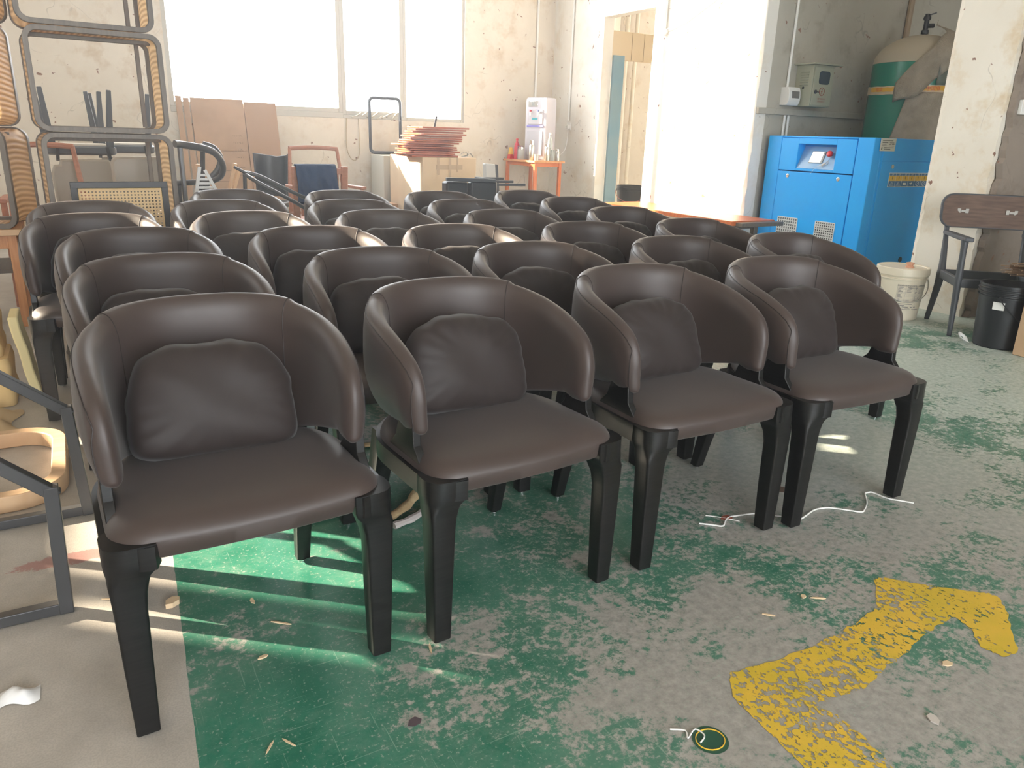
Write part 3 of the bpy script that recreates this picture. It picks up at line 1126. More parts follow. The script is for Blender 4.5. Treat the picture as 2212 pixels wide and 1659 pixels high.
# ------------------------------------------------------------------ green pressure tank
def tank():
    cx_, cy_, R = 7.15, 4.86, .40
    r = thing('pressure_tank', 'tall green pressure tank half wrapped in torn clear plastic, behind the blue compressor', 'tank', (cx_, cy_, 0))
    prof = [(R * .55, .12), (R * .85, .19), (R, .30), (R, 1.86)]
    MB().lathe(prof, 48).build('tank_body', M_TANK, r, smooth=40)
    dome = [(R, 1.862)] + [(R * math.cos(a), 1.862 + .26 * math.sin(a)) for a in [math.radians(10 * k) for k in range(1, 9)]] + [(.02, 2.122)]
    MB().lathe(dome, 48).build('dusty_dome', M_DUST, r, smooth=40)
    for k in range(3):
        a = 2 * PI * k / 3 + .4
        MB().bar((R * .8 * math.cos(a), R * .8 * math.sin(a), 0), (R * .8 * math.cos(a), R * .8 * math.sin(a), .34), .07, .07).build('leg', M_TANK, r)
    v = MB()
    v.tube([(0, 0, 2.10), (0, 0, 2.30)], .022, 10)
    v.tube([(0, 0, 2.20), (.07, -.03, 2.205)], .02, 10)
    v.lathe([(.034, 2.13), (.034, 2.16), (.026, 2.165)], 12)
    v.lathe([(.030, 2.25), (.034, 2.262), (.030, 2.28)], 12)
    v.bar((0, 0, 2.285), (.05, -.05, 2.31), .018, .012)
    v.build('valve', M_DARK, r)
    # printed tape band round the tank
    def band(z0, z1, rr, a0, a1, m, name, par, n=60, tilt=.02):
        mb = MB()
        rings = []
        for i in range(n + 1):
            a = math.radians(a0 + (a1 - a0) * i / n)
            dz = tilt * math.cos(a)
            c, s = math.cos(a), math.sin(a)
            w_ = .002 * math.sin(i * 1.7)
            rings.append([(rr * c, rr * s, z0 + dz + w_), (rr * c, rr * s, z1 + dz + w_), ((rr + .003) * c, (rr + .003) * s, z1 + dz + w_), ((rr + .003) * c, (rr + .003) * s, z0 + dz + w_)])
        mb.loft(rings)
        return mb.build(name, m, par)
    bd = band(1.60, 1.672, R + .002, 0, 360, mat('cream_tape', (.66, .52, .34), .35), 'tape_band', r)
    band(1.625, 1.662, R + .006, 150, 300, mat('yellow_print', (.75, .42, .03), .45), 'tape_print', bd)
    red = MB()
    for a0, txt, sz in ((168, '中华', .042), (205, '电气', .034), (236, '中国电', .042), (266, '器材', .03)):
        vs, fs = text_mb(txt, sz, Matrix.Identity(4))
        out = []
        for p in vs:
            a = math.radians(a0) + p.x / (R + .01)
            out.append(((R + .0105) * math.cos(a), (R + .0105) * math.sin(a), 1.628 + p.y + .02 * math.cos(a)))
        red.add(out, fs)
    red.build('tape_lettering', M_REDP, bd, smooth=0)
    # large white letters on the tank's front right
    A = MB()
    for ch, a0 in (('A', 262), ('I', 274), ('R', 288)):
        vs, fs = text_mb(ch, .22, Matrix.Identity(4))
        A.add([((R + .004) * math.cos(math.radians(a0) + p.x / R), (R + .004) * math.sin(math.radians(a0) + p.x / R), 1.66 + p.y) for p in vs], fs)
    A.build('tank_lettering', mat('cream_letter_paint', (.62, .58, .45), .5), r, smooth=0)
    # torn bubble wrap: upper strip lying diagonally over the shoulder, lower sheet hanging below the tape
    rnd = random.Random(4)
    def wrap(name, fn, nu, nv):
        mb = MB()
        vs = [fn(i / nu, j / nv) for j in range(nv + 1) for i in range(nu + 1)]
        fs = [(j * (nu + 1) + i, j * (nu + 1) + i + 1, (j + 1) * (nu + 1) + i + 1, (j + 1) * (nu + 1) + i) for j in range(nv) for i in range(nu)]
        mb.add(vs, fs)
        o = mb.build(name, M_BUBBLE, r, smooth=60)
        so = o.modifiers.new('solid', 'SOLIDIFY')
        so.thickness = .004
        return o
    def upper(u, v):
        a = math.radians(192 + 88 * u)
        zc = 1.60 + .60 * u ** 1.15
        wid = .17 * math.sin(PI * min(1, .12 + u * .9)) + .05
        z = zc + (v - .5) * wid * 1.6 + .012 * math.sin(17 * u + 5 * v)
        rr = R + .028 + .016 * math.sin(9 * u + 3 * v) + .012 * math.sin(23 * u)
        if z > 1.86:
            rr *= max(.25, math.sqrt(max(.02, 1 - ((z - 1.87) / .33) ** 2)))
        return (rr * math.cos(a), rr * math.sin(a), z)
    wrap('bubble_wrap', upper, 40, 8)
    def lower(u, v):
        a = math.radians(208 + 110 * u)
        edge = .10 * (1 - v) * (1 if u < .05 else 0)
        z = 1.60 - v * (.62 + .25 * u)
        a -= math.radians(18 * v * (1 - u))
        rr = R + .020 + .030 * v * (.5 + .5 * math.sin(34 * u + 2.5 * v)) + .006 * math.sin(50 * u)
        return (rr * math.cos(a), rr * math.sin(a), z)
    wrap('bubble_wrap', lower, 70, 16)
    def shoulder(u, v):
        a = math.radians(238 + 100 * u)
        z = 1.66 + v * .34
        rr = R + .014 + .010 * math.sin(15 * u + 4 * v)
        if z > 1.86:
            rr = (R + .012) * math.sqrt(max(.05, 1 - ((z - 1.86) / .27) ** 2))
        return (rr * math.cos(a), rr * math.sin(a), z)
    o = wrap('clear_film', shoulder, 40, 10)
    o.data.materials.clear()
    o.data.materials.append(mat('dull_clear_film', (.20, .22, .18), .25, alpha=.55, bump=(30, .6, .01)))


tank()


# ------------------------------------------------------------------ electrics on the grey wall
def electrics():
    r = thing('electrical_cabinet', 'grey green steel electrical cabinet with a lightning warning sign on the grey wall', 'electrical cabinet', (6.13, 5.41, 1.455))
    mc = mat('cabinet_green_grey', (.36, .37, .28), .45)
    MB().box(0, .285, -.20, -.002, 0, .365).build('body', mc, r, bevel=.004)
    MB().box(-.045, .345, -.245, -.002, .365, .378).build('rain_lid', mc, r, bevel=.003)
    d = MB().box(.012, .275, -.209, -.201, .012, .345).build('door', mc, r, bevel=.003)
    MB().prism(rrect(.145, .115, .028, 6, .150, .255), -.212, -.2095).build('window', mat('tinted_pane', (.04, .055, .07), .2), d, smooth=0)
    MB().lathe([(.018, 0), (.018, .006), (.010, .010)], 16, T(.052, -.209, .130) @ RXZ).bar((.055, -.216, .130), (.090, -.216, .128), .007, .008).build('lock', mat('dark_steel', (.08, .09, .11), .4, metal=.6), d)
    red = mat('sign_red', (.30, .045, .03), .5)
    w_ = MB()
    w_.tube([(.138 + .034 * math.cos(t), -.2105, .135 + .036 * math.sin(t)) for t in [2 * PI * k / 20 for k in range(20)]], .0028, 4, loop=True)
    w_.prism([(.150, .165), (.126, .130), (.138, .130), (.122, .104), (.150, .140), (.138, .140)], -.2115, -.2092)
    w_.build('lightning_sign', red, d, smooth=0)
    tx = MB()
    tx.add(*text_mb('保护电器设施', .0175, T(.142, -.2105, .064) @ RXZ))
    tx.add(*text_mb('注意用电安全', .0175, T(.142, -.2105, .040) @ RXZ))
    tx.build('warning_lettering', red, d, smooth=0)
    v = MB()
    for k in range(6):
        z = .195 + k * .022
        v.add([(-.0002, -.155, z), (-.0002, -.065, z), (-.010, -.065, z - .004), (-.010, -.155, z - .004), (-.0002, -.155, z - .012), (-.0002, -.065, z - .012)], [(0, 1, 2, 3), (3, 2, 5, 4), (0, 3, 4), (1, 5, 2)])
    v.build('louvres', mc, r, smooth=0)
    MB().lathe([(.012, 0), (.012, .003)], 14, T(-.0005, -.105, .165) @ Matrix.Rotation(-PI / 2, 4, 'Y')).build('knockout', M_DARK, r)
    # small breaker box
    b = thing('breaker_box', 'small white plastic breaker box left of the electrical cabinet', 'breaker box', (5.955, 5.41, 1.46))
    MB().prism([(0, 0), (-.085, 0), (-.105, .035), (-.108, .08), (-.100, .13), (-.085, .162), (0, .162)], 0, .155, 'x').build('case', M_WHITEP, b, bevel=.004)
    MB().prism([(-.104, .045), (-.1095, .08), (-.104, .125), (-.095, .125), (-.095, .045)], .038, .137, 'x').build('cover_window', mat('smoked_window', (.16, .15, .14), .25), b, smooth=0)
    for x, z0, z1, lab in ((6.015, 1.62, 5.28, 'pale plastic conduit running up the grey wall above the breaker box'),
                           (6.035, .02, 1.374, 'pale plastic conduit below the wall ledge, left of the pair'),
                           (6.085, .02, 1.374, 'pale plastic conduit below the wall ledge, right of the pair')):
        conduit([(x, 5.395, z0), (x, 5.395, z1)], .013, M_WHITEP, lab)
    conduit([(7.62, 5.38, .02), (7.62, 5.38, 5.28)], .03, mat('brown_pipe_paint', (.30, .22, .14), .6), 'brown pipe rising up the grey wall behind the green tank', 'pipe')


electrics()

# ------------------------------------------------------------------ conduits and sockets round the doorway
conduit([(5.38, 8.95, .9), (5.38, 8.95, 5.28)], .014, M_WHITEP, 'pale conduit rising up the window wall behind the water dispenser')
conduit([(5.632, 8.53, 1.31), (5.632, 8.53, 5.28)], .012, M_WHITEP, 'pale conduit rising from the wall socket beside the doorway')
conduit([(5.632, 6.79, 2.22), (5.632, 6.79, 5.28)], .012, M_WHITEP, 'pale conduit down the sunlit wall right of the doorway')
tag(MB().tube([(5.62, 6.78, 2.2), (5.62, 6.5, 2.26), (5.62, 6.1, 2.42), (5.62, 5.6, 2.62), (5.62, 5.5, 2.75)], .006, 6).build('cable', M_WHITEP), 'thin cable sagging across the sunlit wall from the round junction box', 'cable')
tag(MB().lathe([(.034, 0), (.034, .03), (.026, .036)], 18, T(5.65, 6.79, 2.19) @ Matrix.Rotation(-PI / 2, 4, 'Y')).build('junction_box', M_WHITEP), 'small round junction box on the sunlit wall right of the doorway', 'junction box')
s_ = thing('wall_socket', 'white wall socket with two plugs beside the water dispenser', 'socket', (5.65, 8.53, 1.24))
MB().box(-.012, 0, -.045, .045, -.045, .045).build('plate', M_WHITEP, s_, bevel=.003)
MB().box(-.045, -.012, -.040, -.008, -.03, .02).build('plug', M_WHITEP, s_, bevel=.005)
MB().box(-.040, -.012, .008, .036, -.03, .012).build('plug', M_WHITEP, s_, bevel=.005)
tag(MB().tube(catmull([(5.62, 8.51, 1.20), (5.60, 8.50, 1.02), (5.56, 8.50, .93), (5.46, 8.50, .86)], 6), .004, 6).build('power_cord', M_WHITEP), 'thin white power cord drooping from the wall socket to the dispenser table', 'cord')
tag(MB().box(5.37, 5.45, 2.879, 2.905, 1.34, 1.43).build('light_switch', M_WHITEP, bevel=.004), 'white switch on the darker side of the column', 'switch')
MB_ = None

# ------------------------------------------------------------------ what stands behind the doorway
struct(MB().box(5.79, 9.4, 6.2, 9.4, 0, .2).build('trim_4', M_COL, smooth=0))
d = struct(MB().box(5.79, 5.95, 7.86, 7.895, .2, 2.05).build('door_1', mat('blue_door_paint', (.14, .27, .36), .35, noise=(2.2, (1, 1, 1)), col2=(.20, .30, .34)), bevel=.003))
o = tag(MB().box(5.99, 7.05, 8.27, 8.33, 2.045, 2.375).build('lintel_board', mat('tan_board', (.62, .50, .34), .7), bevel=.004), 'tan board spanning across behind the top of the doorway', 'board')
for x in (6.36, 6.55, 6.70):
    MB().box(x - .002, x + .002, 8.266, 8.27, 2.05, 2.37).build('joint', mat('joint_brown', (.35, .26, .17), .8), o, smooth=0)
for x, rr, lab in ((6.85, .06, 'thick pale pipe behind the doorway, left of the three'), (7.05, .035, 'pale pipe behind the doorway, middle of the three'), (7.22, .028, 'thin pale pipe behind the doorway, right of the three')):
    tag(MB().tube([(x, 9.3, .2), (x, 9.3, 4.3)], rr, 14).build('pipe', M_COL), lab, 'pipe', 'pipes behind the doorway')


def bucket(name, label, loc, R0, R1, H, m, mrim=None, lid=False, bail=True, ridges=True, hd=None, bail_low=True):
    r = thing(name, label, 'bucket', loc)
    t = .006
    if lid:
        prof = [(.0, 0), (R0 - .006, 0), (R0, .006)]
    else:
        prof = [(R0 - .006, 0), (R0, .006)]
    zr = H * .80
    prof += [(R0 + (R1 - R0) * .80, zr)]
    if ridges:
        for k in range(3):
            z = zr + H * .055 * k
            q = R0 + (R1 - R0) * (z / H)
            prof += [(q + .009, z + .002), (q + .009, z + .008), (q + .001, z + .010), (q + .001, z + H * .05)]
    prof += [(R1 + .004, H - .012), (R1 + .004, H), (R1 - t, H)]
    if not lid:
        prof += [(R0 - t, .02)]
    MB().lathe(prof, 40).build('pail', m, r, smooth=30)
    if lid:
        lr = R1 + .010
        l = MB().lathe([(lr - .004, H - .045), (lr, H - .040), (lr, H + .004), (lr - .006, H + .008), (lr - .020, H + .004), (lr - .024, H - .008), (.03, H - .008)], 40).build('lid', mrim or m, r, smooth=30)
    if bail:
        a0 = math.radians(hd if hd is not None else -120)
        R = R1 + .016
        zp = H * .80
        pts = []
        ca, sa = math.cos(a0), math.sin(a0)
        for k in range(17):
            t_ = PI * k / 16
            along = R * math.cos(t_)
            out = math.sin(t_)
            # hangs down in front: side vector (-sa, ca), out vector (ca, sa)
            zc = zp - out * H * (.42 if bail_low else .1)
            rad = R1 * .97 * out
            pts.append((-sa * along + ca * rad, ca * along + sa * rad, zc))
        MB().tube(pts, .0035, 6).build('handle', mat('bail_wire', (.45, .43, .38), .4, metal=.3) if m is not M_DARK else M_DARK, r)
        for s in (-1, 1):
            MB().lathe([(.014, 0), (.014, .012)], 12, T(-sa * s * (R1 - .002), ca * s * (R1 - .002), zp) @ Matrix.Rotation(a0 + s * PI / 2, 4, 'Z') @ Matrix.Rotation(PI / 2, 4, 'Y')).build('handle_lug', mrim or m, r)
    return r


bucket('paint_bucket', 'black bucket with a red handle standing beyond the doorway', (6.42, 8.15, .2), .16, .185, .33, M_DARK, hd=-128)
for o in bpy.data.objects:
    if o.name.startswith('handle') and o.type == 'MESH' and o.parent and o.parent.name == 'paint_bucket':
        if o.name.startswith('handle_lug') is False:
            o.data.materials[0] = mat('faded_red_handle', (.45, .12, .12), .5)

# ------------------------------------------------------------------ right side: white bucket, chair frame, black bucket, carton
M_PAIL = mat('cream_white_plastic', (.72, .66, .54), .35, noise=(3, (1, 1, 1)), col2=(.68, .60, .46))
wb = bucket('oil_bucket', 'cream white plastic bucket with printed table and lid, at the foot of the column', (4.86, 3.14, 0), .135, .157, .345, M_PAIL, M_PAIL, lid=True, hd=-122)
lb = MB()
txt = MB()


def wrap_text(mb, body, size, z, adeg, Rz, align='CENTER'):
    vs, fs = text_mb(body, size, Matrix.Identity(4), align)
    out = []
    for p in vs:
        zz_ = z + p.y
        rr = Rz(zz_)
        a = math.radians(adeg) + p.x / rr
        out.append((rr * math.cos(a), rr * math.sin(a), zz_))
    mb.add(out, fs)


RZ = lambda z: .135 + .022 * z / .345 + .0022
wrap_text(txt, '高级螺杆机专用润滑油—主要性能指标', .0125, .238, -113, RZ)
wrap_text(txt, '质量指标及检测结果', .007, .226, -113, RZ)
rnd = random.Random(8)


def arc_strip(mb, a0, a1, z0, z1, Rz):
    n = max(2, int(abs(a1 - a0) / 4))
    rings = []
    for i in range(n + 1):
        a = math.radians(a0 + (a1 - a0) * i / n)
        r0, r1 = Rz(z0), Rz(z1)
        rings.append([(r0 * math.cos(a), r0 * math.sin(a), z0), (r1 * math.cos(a), r1 * math.sin(a), z1)])
    mb.loft(rings, close=False, cap=False)


tb = MB()
for k in range(12):
    z = .236 - k * .0095
    arc_strip(tb, -152, -74, z - .0004, z + .0004, RZ)
for a in (-152, -132, -110, -98, -90, -82, -74):
    arc_strip(tb, a - .2, a + .2, .236 - 11 * .0095, .225 if -131 < a < -80 else .236, RZ)
for k in range(11):
    for a, l in ((-150, 12), (-129, 14), (-108, 8), (-96, 4)):
        if rnd.random() < .75:
            z = .230 - k * .0095
            arc_strip(txt, a, a + l * rnd.uniform(.5, 1), z - .0013, z + .0012, RZ)
for z, segs in ((.118, ((-150, -108),)), (.108, ((-145, -128),)), (.098, ((-150, -138), (-134, -118), (-112, -106), (-102, -96))), (.080, ((-140, -110), (-106, -84), (-80, -75)))):
    for a, b_ in segs:
        arc_strip(txt, a, b_, z - .0017, z + .0017, RZ)
wrap_text(txt, '注意：密封保存', .0075, .087, -124, RZ)
txt.build('printed_lettering', mat('print_navy', (.05, .05, .09), .5), wb, smooth=0)
tb.build('printed_table', mat('print_grey', (.30, .28, .30), .5), wb, smooth=0)
kb = MB().lathe([(.028, .338), (.028, .352), (.020, .356), (.020, .366), (.026, .368), (.026, .378), (.012, .382)], 18, T(.02, -.03, 0)).build('spout_cap', mat('peach_cap', (.62, .32, .20), .4), wb)


def armchair_frame():
    """unfinished charcoal wooden armchair frame with bare wooden backrest"""
    # local: +y = back, x = side; seat height .42
    ang = math.atan2(.34, .31) - PI / 2
    r = thing('wooden_chair', 'charcoal wooden armchair frame with bare brown backrest, before the cream column', 'chair', (5.03, 2.66, 0), rot=(0, 0, math.radians(-42)))
    W = .235
    for s in (-1, 1):
        # rear leg: one continuous raked piece up to the backrest
        pts = [(s * W * 1.02, .25, .0), (s * W, .185, .22), (s * W, .165, .325), (s * W, .172, .40), (s * W, .215, .56), (s * W, .235, .63), (s * W * .98, .262, .74)]
        rs = [.0145, .021, .026, .021, .015, .015, .013]
        MB().tube(catmull(pts, 4), [lerp_tab([(k, v) for k, v in enumerate(rs)], i / 4) for i in range(len(pts) * 4 - 3)], 10, flat=(1, 1.15)).build('leg', M_DGREYW, r, smooth=60)
        pts = [(s * W * 1.02, -.235, 0), (s * W * 1.03, -.215, .22), (s * W * 1.04, -.205, .34), (s * W * 1.05, -.195, .51), (s * W * 1.06, -.19, .590)]
        rs = [.0135, .019, .021, .018, .022]
        MB().tube(catmull(pts, 4), [lerp_tab([(k, v) for k, v in enumerate(rs)], i / 4) for i in range(len(pts) * 4 - 3)], 10).build('leg', M_DGREYW, r, smooth=60)
        MB().prism([(s * W * 1.02 - .022, -.225), (s * W * 1.02 + .030, -.225), (s * W * 1.02 + .030, -.05), (s * W + .020, .20), (s * W - .018, .235), (s * W * 1.02 - .026, -.03)], .582, .608, 'z').build('armrest', M_DGREYW, r, bevel=.006)
        MB().bar((s * W, .17, .33), (s * W * 1.03, -.205, .33), .026, .055).build('seat_rail', M_DGREYW, r, bevel=.004)
    MB().bar((-W, -.205, .33), (W, -.205, .33), .026, .055).build('seat_rail', M_DGREYW, r, bevel=.004)
    MB().bar((-W, .17, .33), (W, .17, .33), .026, .055).build('seat_rail', M_DGREYW, r, bevel=.004)
    # curved backrest
    prof = rrect(.60, .215, .075, 7)
    fr, bk = [], []
    vs, fs = [], []
    n = len(prof)
    def bend(x, z, y):
        return (x, .275 + y - .9 * (x / .6) ** 2 * .22 + z * .22, .735 + z)
    fr = [bend(x, z, -.028) for x, z in prof]
    bk = [bend(x, z, .0) for x, z in prof]
    # cut in columns so that the bend follows
    mb = MB()
    cols = 17
    def half(x):
        h, w, rr = .1075, .30, .075
        d = abs(x) - (w - rr)
        return h if d <= 0 else h - rr + math.sqrt(max(0, rr * rr - d * d))
    xs = [-.2999 + .5998 * (0.5 - 0.5 * math.cos(PI * i / cols)) for i in range(cols + 1)]
    rings = [[bend(x, -half(x), -.026), bend(x, half(x), -.026), bend(x, half(x), .002), bend(x, -half(x), .002)] for x in xs]
    mb.loft(rings)
    br = mb.build('backrest', M_DGREYW, r, smooth=40, bevel=.004)
    mbf = MB()
    xs = [-.288 + .576 * (0.5 - 0.5 * math.cos(PI * i / cols)) for i in range(cols + 1)]
    rings = [[bend(x, -half(x * 1.035) * .93, -.0275), bend(x, half(x * 1.035) * .93, -.0275), bend(x, half(x * 1.035) * .93, -.02), bend(x, -half(x * 1.035) * .93, -.02)] for x in xs]
    mbf.loft(rings)
    mbf.build('bare_wood_face', mat('rough_brown_wood', (.15, .095, .068), .7, noise=(9, (1, 1, 9)), col2=(.09, .055, .04)), br, smooth=40)
    for x in (-.16, .13):
        h = MB()
        p = bend(x, 0, -.030)
        h.box(p[0] - .034, p[0] - .014, p[1] - .004, p[1], p[2] - .014, p[2] + .014)
        h.box(p[0] + .014, p[0] + .034, p[1] - .004, p[1], p[2] - .014, p[2] + .014)
        h.box(p[0] - .014, p[0] + .014, p[1] - .010, p[1], p[2] - .008, p[2] + .006)
        h.build('metal_clip', mat('dull_zinc', (.38, .37, .34), .5), br, bevel=.001)
    return r


armchair_frame()
bb = bucket('black_bucket', 'black plastic bucket with white sticker, in front of the charcoal chair frame', (4.74, 2.38, 0), .128, .150, .375, M_DARK, hd=-75, bail=True)
st = MB()
rings = []
for k in range(7):
    a = math.radians(-178 + k * 4.0)
    rr = lambda z: .128 + .022 * z / .375 + .0035
    rings.append([(rr(.235) * math.cos(a), rr(.235) * math.sin(a), .235), (rr(.280) * math.cos(a), rr(.280) * math.sin(a), .280)])
st.loft(rings, close=False, cap=False)
st.build('sticker', M_WHITEP, bb, smooth=0)
tag(MB().tube(catmull([(4.60, 2.47, .012), (4.57, 2.50, .035), (4.60, 2.53, .05), (4.64, 2.52, .03), (4.61, 2.49, .012)], 5), .013, 7, flat=(1, .35)).build('plastic_scrap', M_WHITEP), 'curled white plastic scrap on the floor left of the black bucket', 'scrap')
cb = thing('cardboard_box', 'tall plain cardboard carton at the right edge, nearest the camera on that side', 'box', (4.605, 2.215, 0), rot=(0, 0, math.radians(-3)))
MB().box(0, .45, -.62, 0, .002, .62).build('carton', M_CARD, cb, bevel=.003)
MB().box(-.001, .30, -.628, -.6205, .30, .618).build('flap', M_CARD, cb, smooth=0)
# bundle of offcuts on the seat rails of the chair frame
rnd = random.Random(21)
bd_ = MB()
for k in range(26):
    z = .363 + .008 * (k % 9) + .012 * (k // 9)
    a = math.radians(-38 + rnd.uniform(-9, 9))
    c_ = Vector((5.25 + rnd.uniform(-.03, .03), 2.48 + rnd.uniform(-.03, .03), z))
    dv = Vector((math.cos(a), math.sin(a), 0)) * rnd.uniform(.12, .2)
    bd_.bar(c_ - dv, c_ + dv, .010, .006)
tag(bd_.build('veneer_offcuts', mat('veneer_strips', (.42, .30, .21), .7)), 'loose bundle of thin veneer strips lying on the charcoal chair frame', 'offcuts', kind='stuff')

# ------------------------------------------------------------------ orange bench by the sunlit wall
bn = thing('long_bench', 'long orange varnished plank bench along the sunlit wall left of the compressor', 'bench', (5.30, 5.95, 0))
MB().box(-.27, .27, -1.02, .90, .410, .450).build('plank', M_ORANGEW, bn, bevel=.004)
for y in (-.85, .72):
    for x in (-.20, .20):
        MB().box(x - .025, x + .025, y - .025, y + .025, 0, .41).build('leg', M_GREYWOOD, bn, bevel=.003)
    MB().box(-.22, .22, y - .02, y + .02, .36, .41).build('cross_rail', M_GREYWOOD, bn, bevel=.003)
MB().box(-.22, .30, -1.10, -1.022, .405, .440).build('shaded_end', M_GREYWOOD, bn, bevel=.003)  # dark strip standing in for the plank's end face in shade

# ------------------------------------------------------------------ dispenser corner
tb_ = thing('side_table', 'small orange wooden table holding the water dispenser in the far corner', 'table', (5.13, 8.53, 0))
MB().box(-.22, .22, -.40, .38, .80, .825).build('tabletop', M_PINE, tb_, bevel=.003)
for x in (-.18, .17):
    for y in (-.355, .335):
        MB().box(x - .019, x + .019, y - .019, y + .019, 0, .80).build('leg', M_ORANGEW, tb_, bevel=.002)
MB().box(-.18, .17, -.365, -.345, .755, .80).build('apron', M_ORANGEW, tb_, bevel=.002)
MB().box(-.19, -.17, -.355, .335, .755, .80).build('apron', M_ORANGEW, tb_, bevel=.002)

wd = thing('water_dispenser', 'tall white water dispenser with blue stripe on the small orange table', 'dispenser', (5.20, 8.50, .825), rot=(0, 0, math.radians(28)))
# local: -x = front, y = width
out = []
for z, sc_ in ((0, .97), (.01, 1), (.66, 1), (.70, .99), (.725, .94), (.735, .85)):
    ring = []
    for (a, b_) in [(-.115, .150), (-.125, .120), (-.130, .06), (-.131, 0), (-.130, -.06), (-.125, -.120), (-.115, -.150), (.11, -.155), (.11, .155)]:
        ring.append((a * (sc_ if a < 0 else 1), b_ * sc_, z))
    out.append(ring)
wdb = MB().loft(out).build('body', mat('lilac_white', (.58, .56, .62), .35), wd, bevel=.006)
MB().box(-.137, -.120, -.105, .105, .42, .60).build('tap_recess', mat('recess_grey', (.55, .53, .58), .4), wd, bevel=.01)
for y, c_, nm in ((.055, (.55, .05, .08), 'hot_tap'), (-.055, (.10, .12, .25), 'cold_tap')):
    t_ = MB().tube([(-.137, y, .565), (-.165, y, .560), (-.168, y, .525)], .011, 10).build(nm, M_WHITEP, wd)
    MB().box(-.172, -.150, y - .009, y + .009, .568, .590).build('lever', mat(nm + '_lever', c_, .4), t_, bevel=.002)
MB().box(-.139, -.136, -.035, .045, .475, .500).build('emblem', mat('teal_label', (.03, .35, .42), .4), wd, smooth=0)
MB().box(-.138, -.128, -.118, .118, .390, .412).build('blue_stripe', mat('lilac_blue', (.22, .20, .55), .4), wd, bevel=.002)
MB().box(-.136, -.126, -.108, .108, .055, .345).build('lower_door', mat('pale_door', (.50, .49, .54), .35), wd, bevel=.004)
MB().box(-.135, -.121, -.03, .105, .625, .690).build('badge', M_CHROME, wd, bevel=.003)
MB().box(-.1365, -.1352, .015, .058, .635, .680).build('badge_print', M_GREY, wd, smooth=0)


def bottle(name, label, cat, loc, prof, m, cap=None, mcap=None, group='cups and bottles on the small orange table'):
    r = thing(name, label, cat, loc, group=group)
    MB().lathe(prof, 20).build('vessel', m, r, smooth=40)
    if cap:
        MB().lathe(cap, 20).build('cap', mcap, r, smooth=40)
    return r


zt = .825
M_CLEAR = mat('clear_plastic', (.45, .50, .48), .12, alpha=.45)
bottle('flask', 'slim steel vacuum flask in front of the water dispenser', 'flask', (4.985, 8.33, zt), [(.030, 0), (.033, .004), (.033, .17), (.026, .182)], M_STEEL, [(.026, .183), (.026, .232), (.018, .240)], M_CHROME)
bottle('flask', 'short steel flask at the right end of the small orange table', 'flask', (5.255, 8.16, zt), [(.026, 0), (.028, .004), (.028, .105), (.023, .112)], M_STEEL, [(.023, .113), (.023, .140), (.016, .146)], M_CHROME)
bottle('glass_tumbler', 'narrow glass tumbler beside the short steel flask', 'tumbler', (5.185, 8.165, zt), [(.020, 0), (.026, .002), (.027, .13), (.024, .131)], M_CLEAR)
bottle('thermos_bottle', 'grey metal bottle right of the water dispenser', 'bottle', (5.105, 8.165, zt), [(.030, 0), (.033, .004), (.033, .15), (.026, .165)], M_STEEL, [(.027, .166), (.027, .200), (.018, .205)], M_CHROME)
bottle('water_bottle', 'tall clear plastic bottle with white cap right of the dispenser', 'bottle', (5.185, 8.235, zt), [(.028, 0), (.032, .006), (.032, .20), (.026, .24), (.012, .285), (.012, .30)], M_CLEAR, [(.015, .302), (.015, .325), (.013, .328)], M_WHITEP)
bottle('glass_cup', 'small empty glass cup before the dispenser door', 'cup', (4.985, 8.215, zt), [(.020, 0), (.024, .002), (.029, .075), (.026, .076)], M_CLEAR)
bottle('glass_jar', 'wide glass jar with steel lid left of the slim flask', 'jar', (4.965, 8.55, zt), [(.036, 0), (.040, .005), (.040, .11), (.032, .125)], mat('tea_glass', (.50, .50, .47), .15, alpha=.8), [(.033, .126), (.033, .150), (.026, .153)], M_CHROME)
bottle('soda_bottle', 'red labelled soft drink bottle beside the glass jar', 'bottle', (5.0, 8.725, zt), [(.030, 0), (.036, .006), (.036, .13), (.032, .17), (.014, .21), (.014, .225)], mat('red_label_bottle', (.60, .03, .06), .3), [(.017, .226), (.017, .245), (.014, .248)], mat('bottle_cap_red', (.6, .02, .03), .4))
bottle('glass_jar', 'second jar with purple lid behind the steel lidded jar', 'jar', (5.00, 8.635, zt), [(.036, 0), (.038, .005), (.038, .12), (.032, .135)], M_CLEAR, [(.036, .136), (.036, .160), (.03, .163)], mat('purple_lid', (.16, .03, .07), .4))
pk = thing('snack_packet', 'small yellow and red packet at the left end of the small orange table', 'packet', (4.965, 8.82, zt), group='cups and bottles on the small orange table')
MB().add([(-.03, -.035, 0), (.03, -.035, 0), (.03, .035, 0), (-.03, .035, 0), (-.008, -.030, .14), (.008, -.030, .14), (.008, .030, .14), (-.008, .030, .14)], [(0, 3, 2, 1), (4, 5, 6, 7), (0, 1, 5, 4), (1, 2, 6, 5), (2, 3, 7, 6), (3, 0, 4, 7)]).build('pouch', M_YELLOWP, pk, bevel=.004)
MB().add([(-.031, -.037, .0), (-.031, .037, .0), (-.0215, .033, .055), (-.0215, -.033, .055)], [(0, 1, 2, 3)]).add([(-.031, -.037, .0), (.031, -.037, .0), (.0215, -.034, .055), (-.0215, -.034, .055)], [(0, 1, 2, 3)]).build('red_label', M_REDP, pk, smooth=0)
tag(MB().box(5.37, 5.62, 8.15, 8.42, 0.002, .17).build('small_carton', M_CARDD, bevel=.003), 'small brown carton on the floor right of the small orange table', 'box')

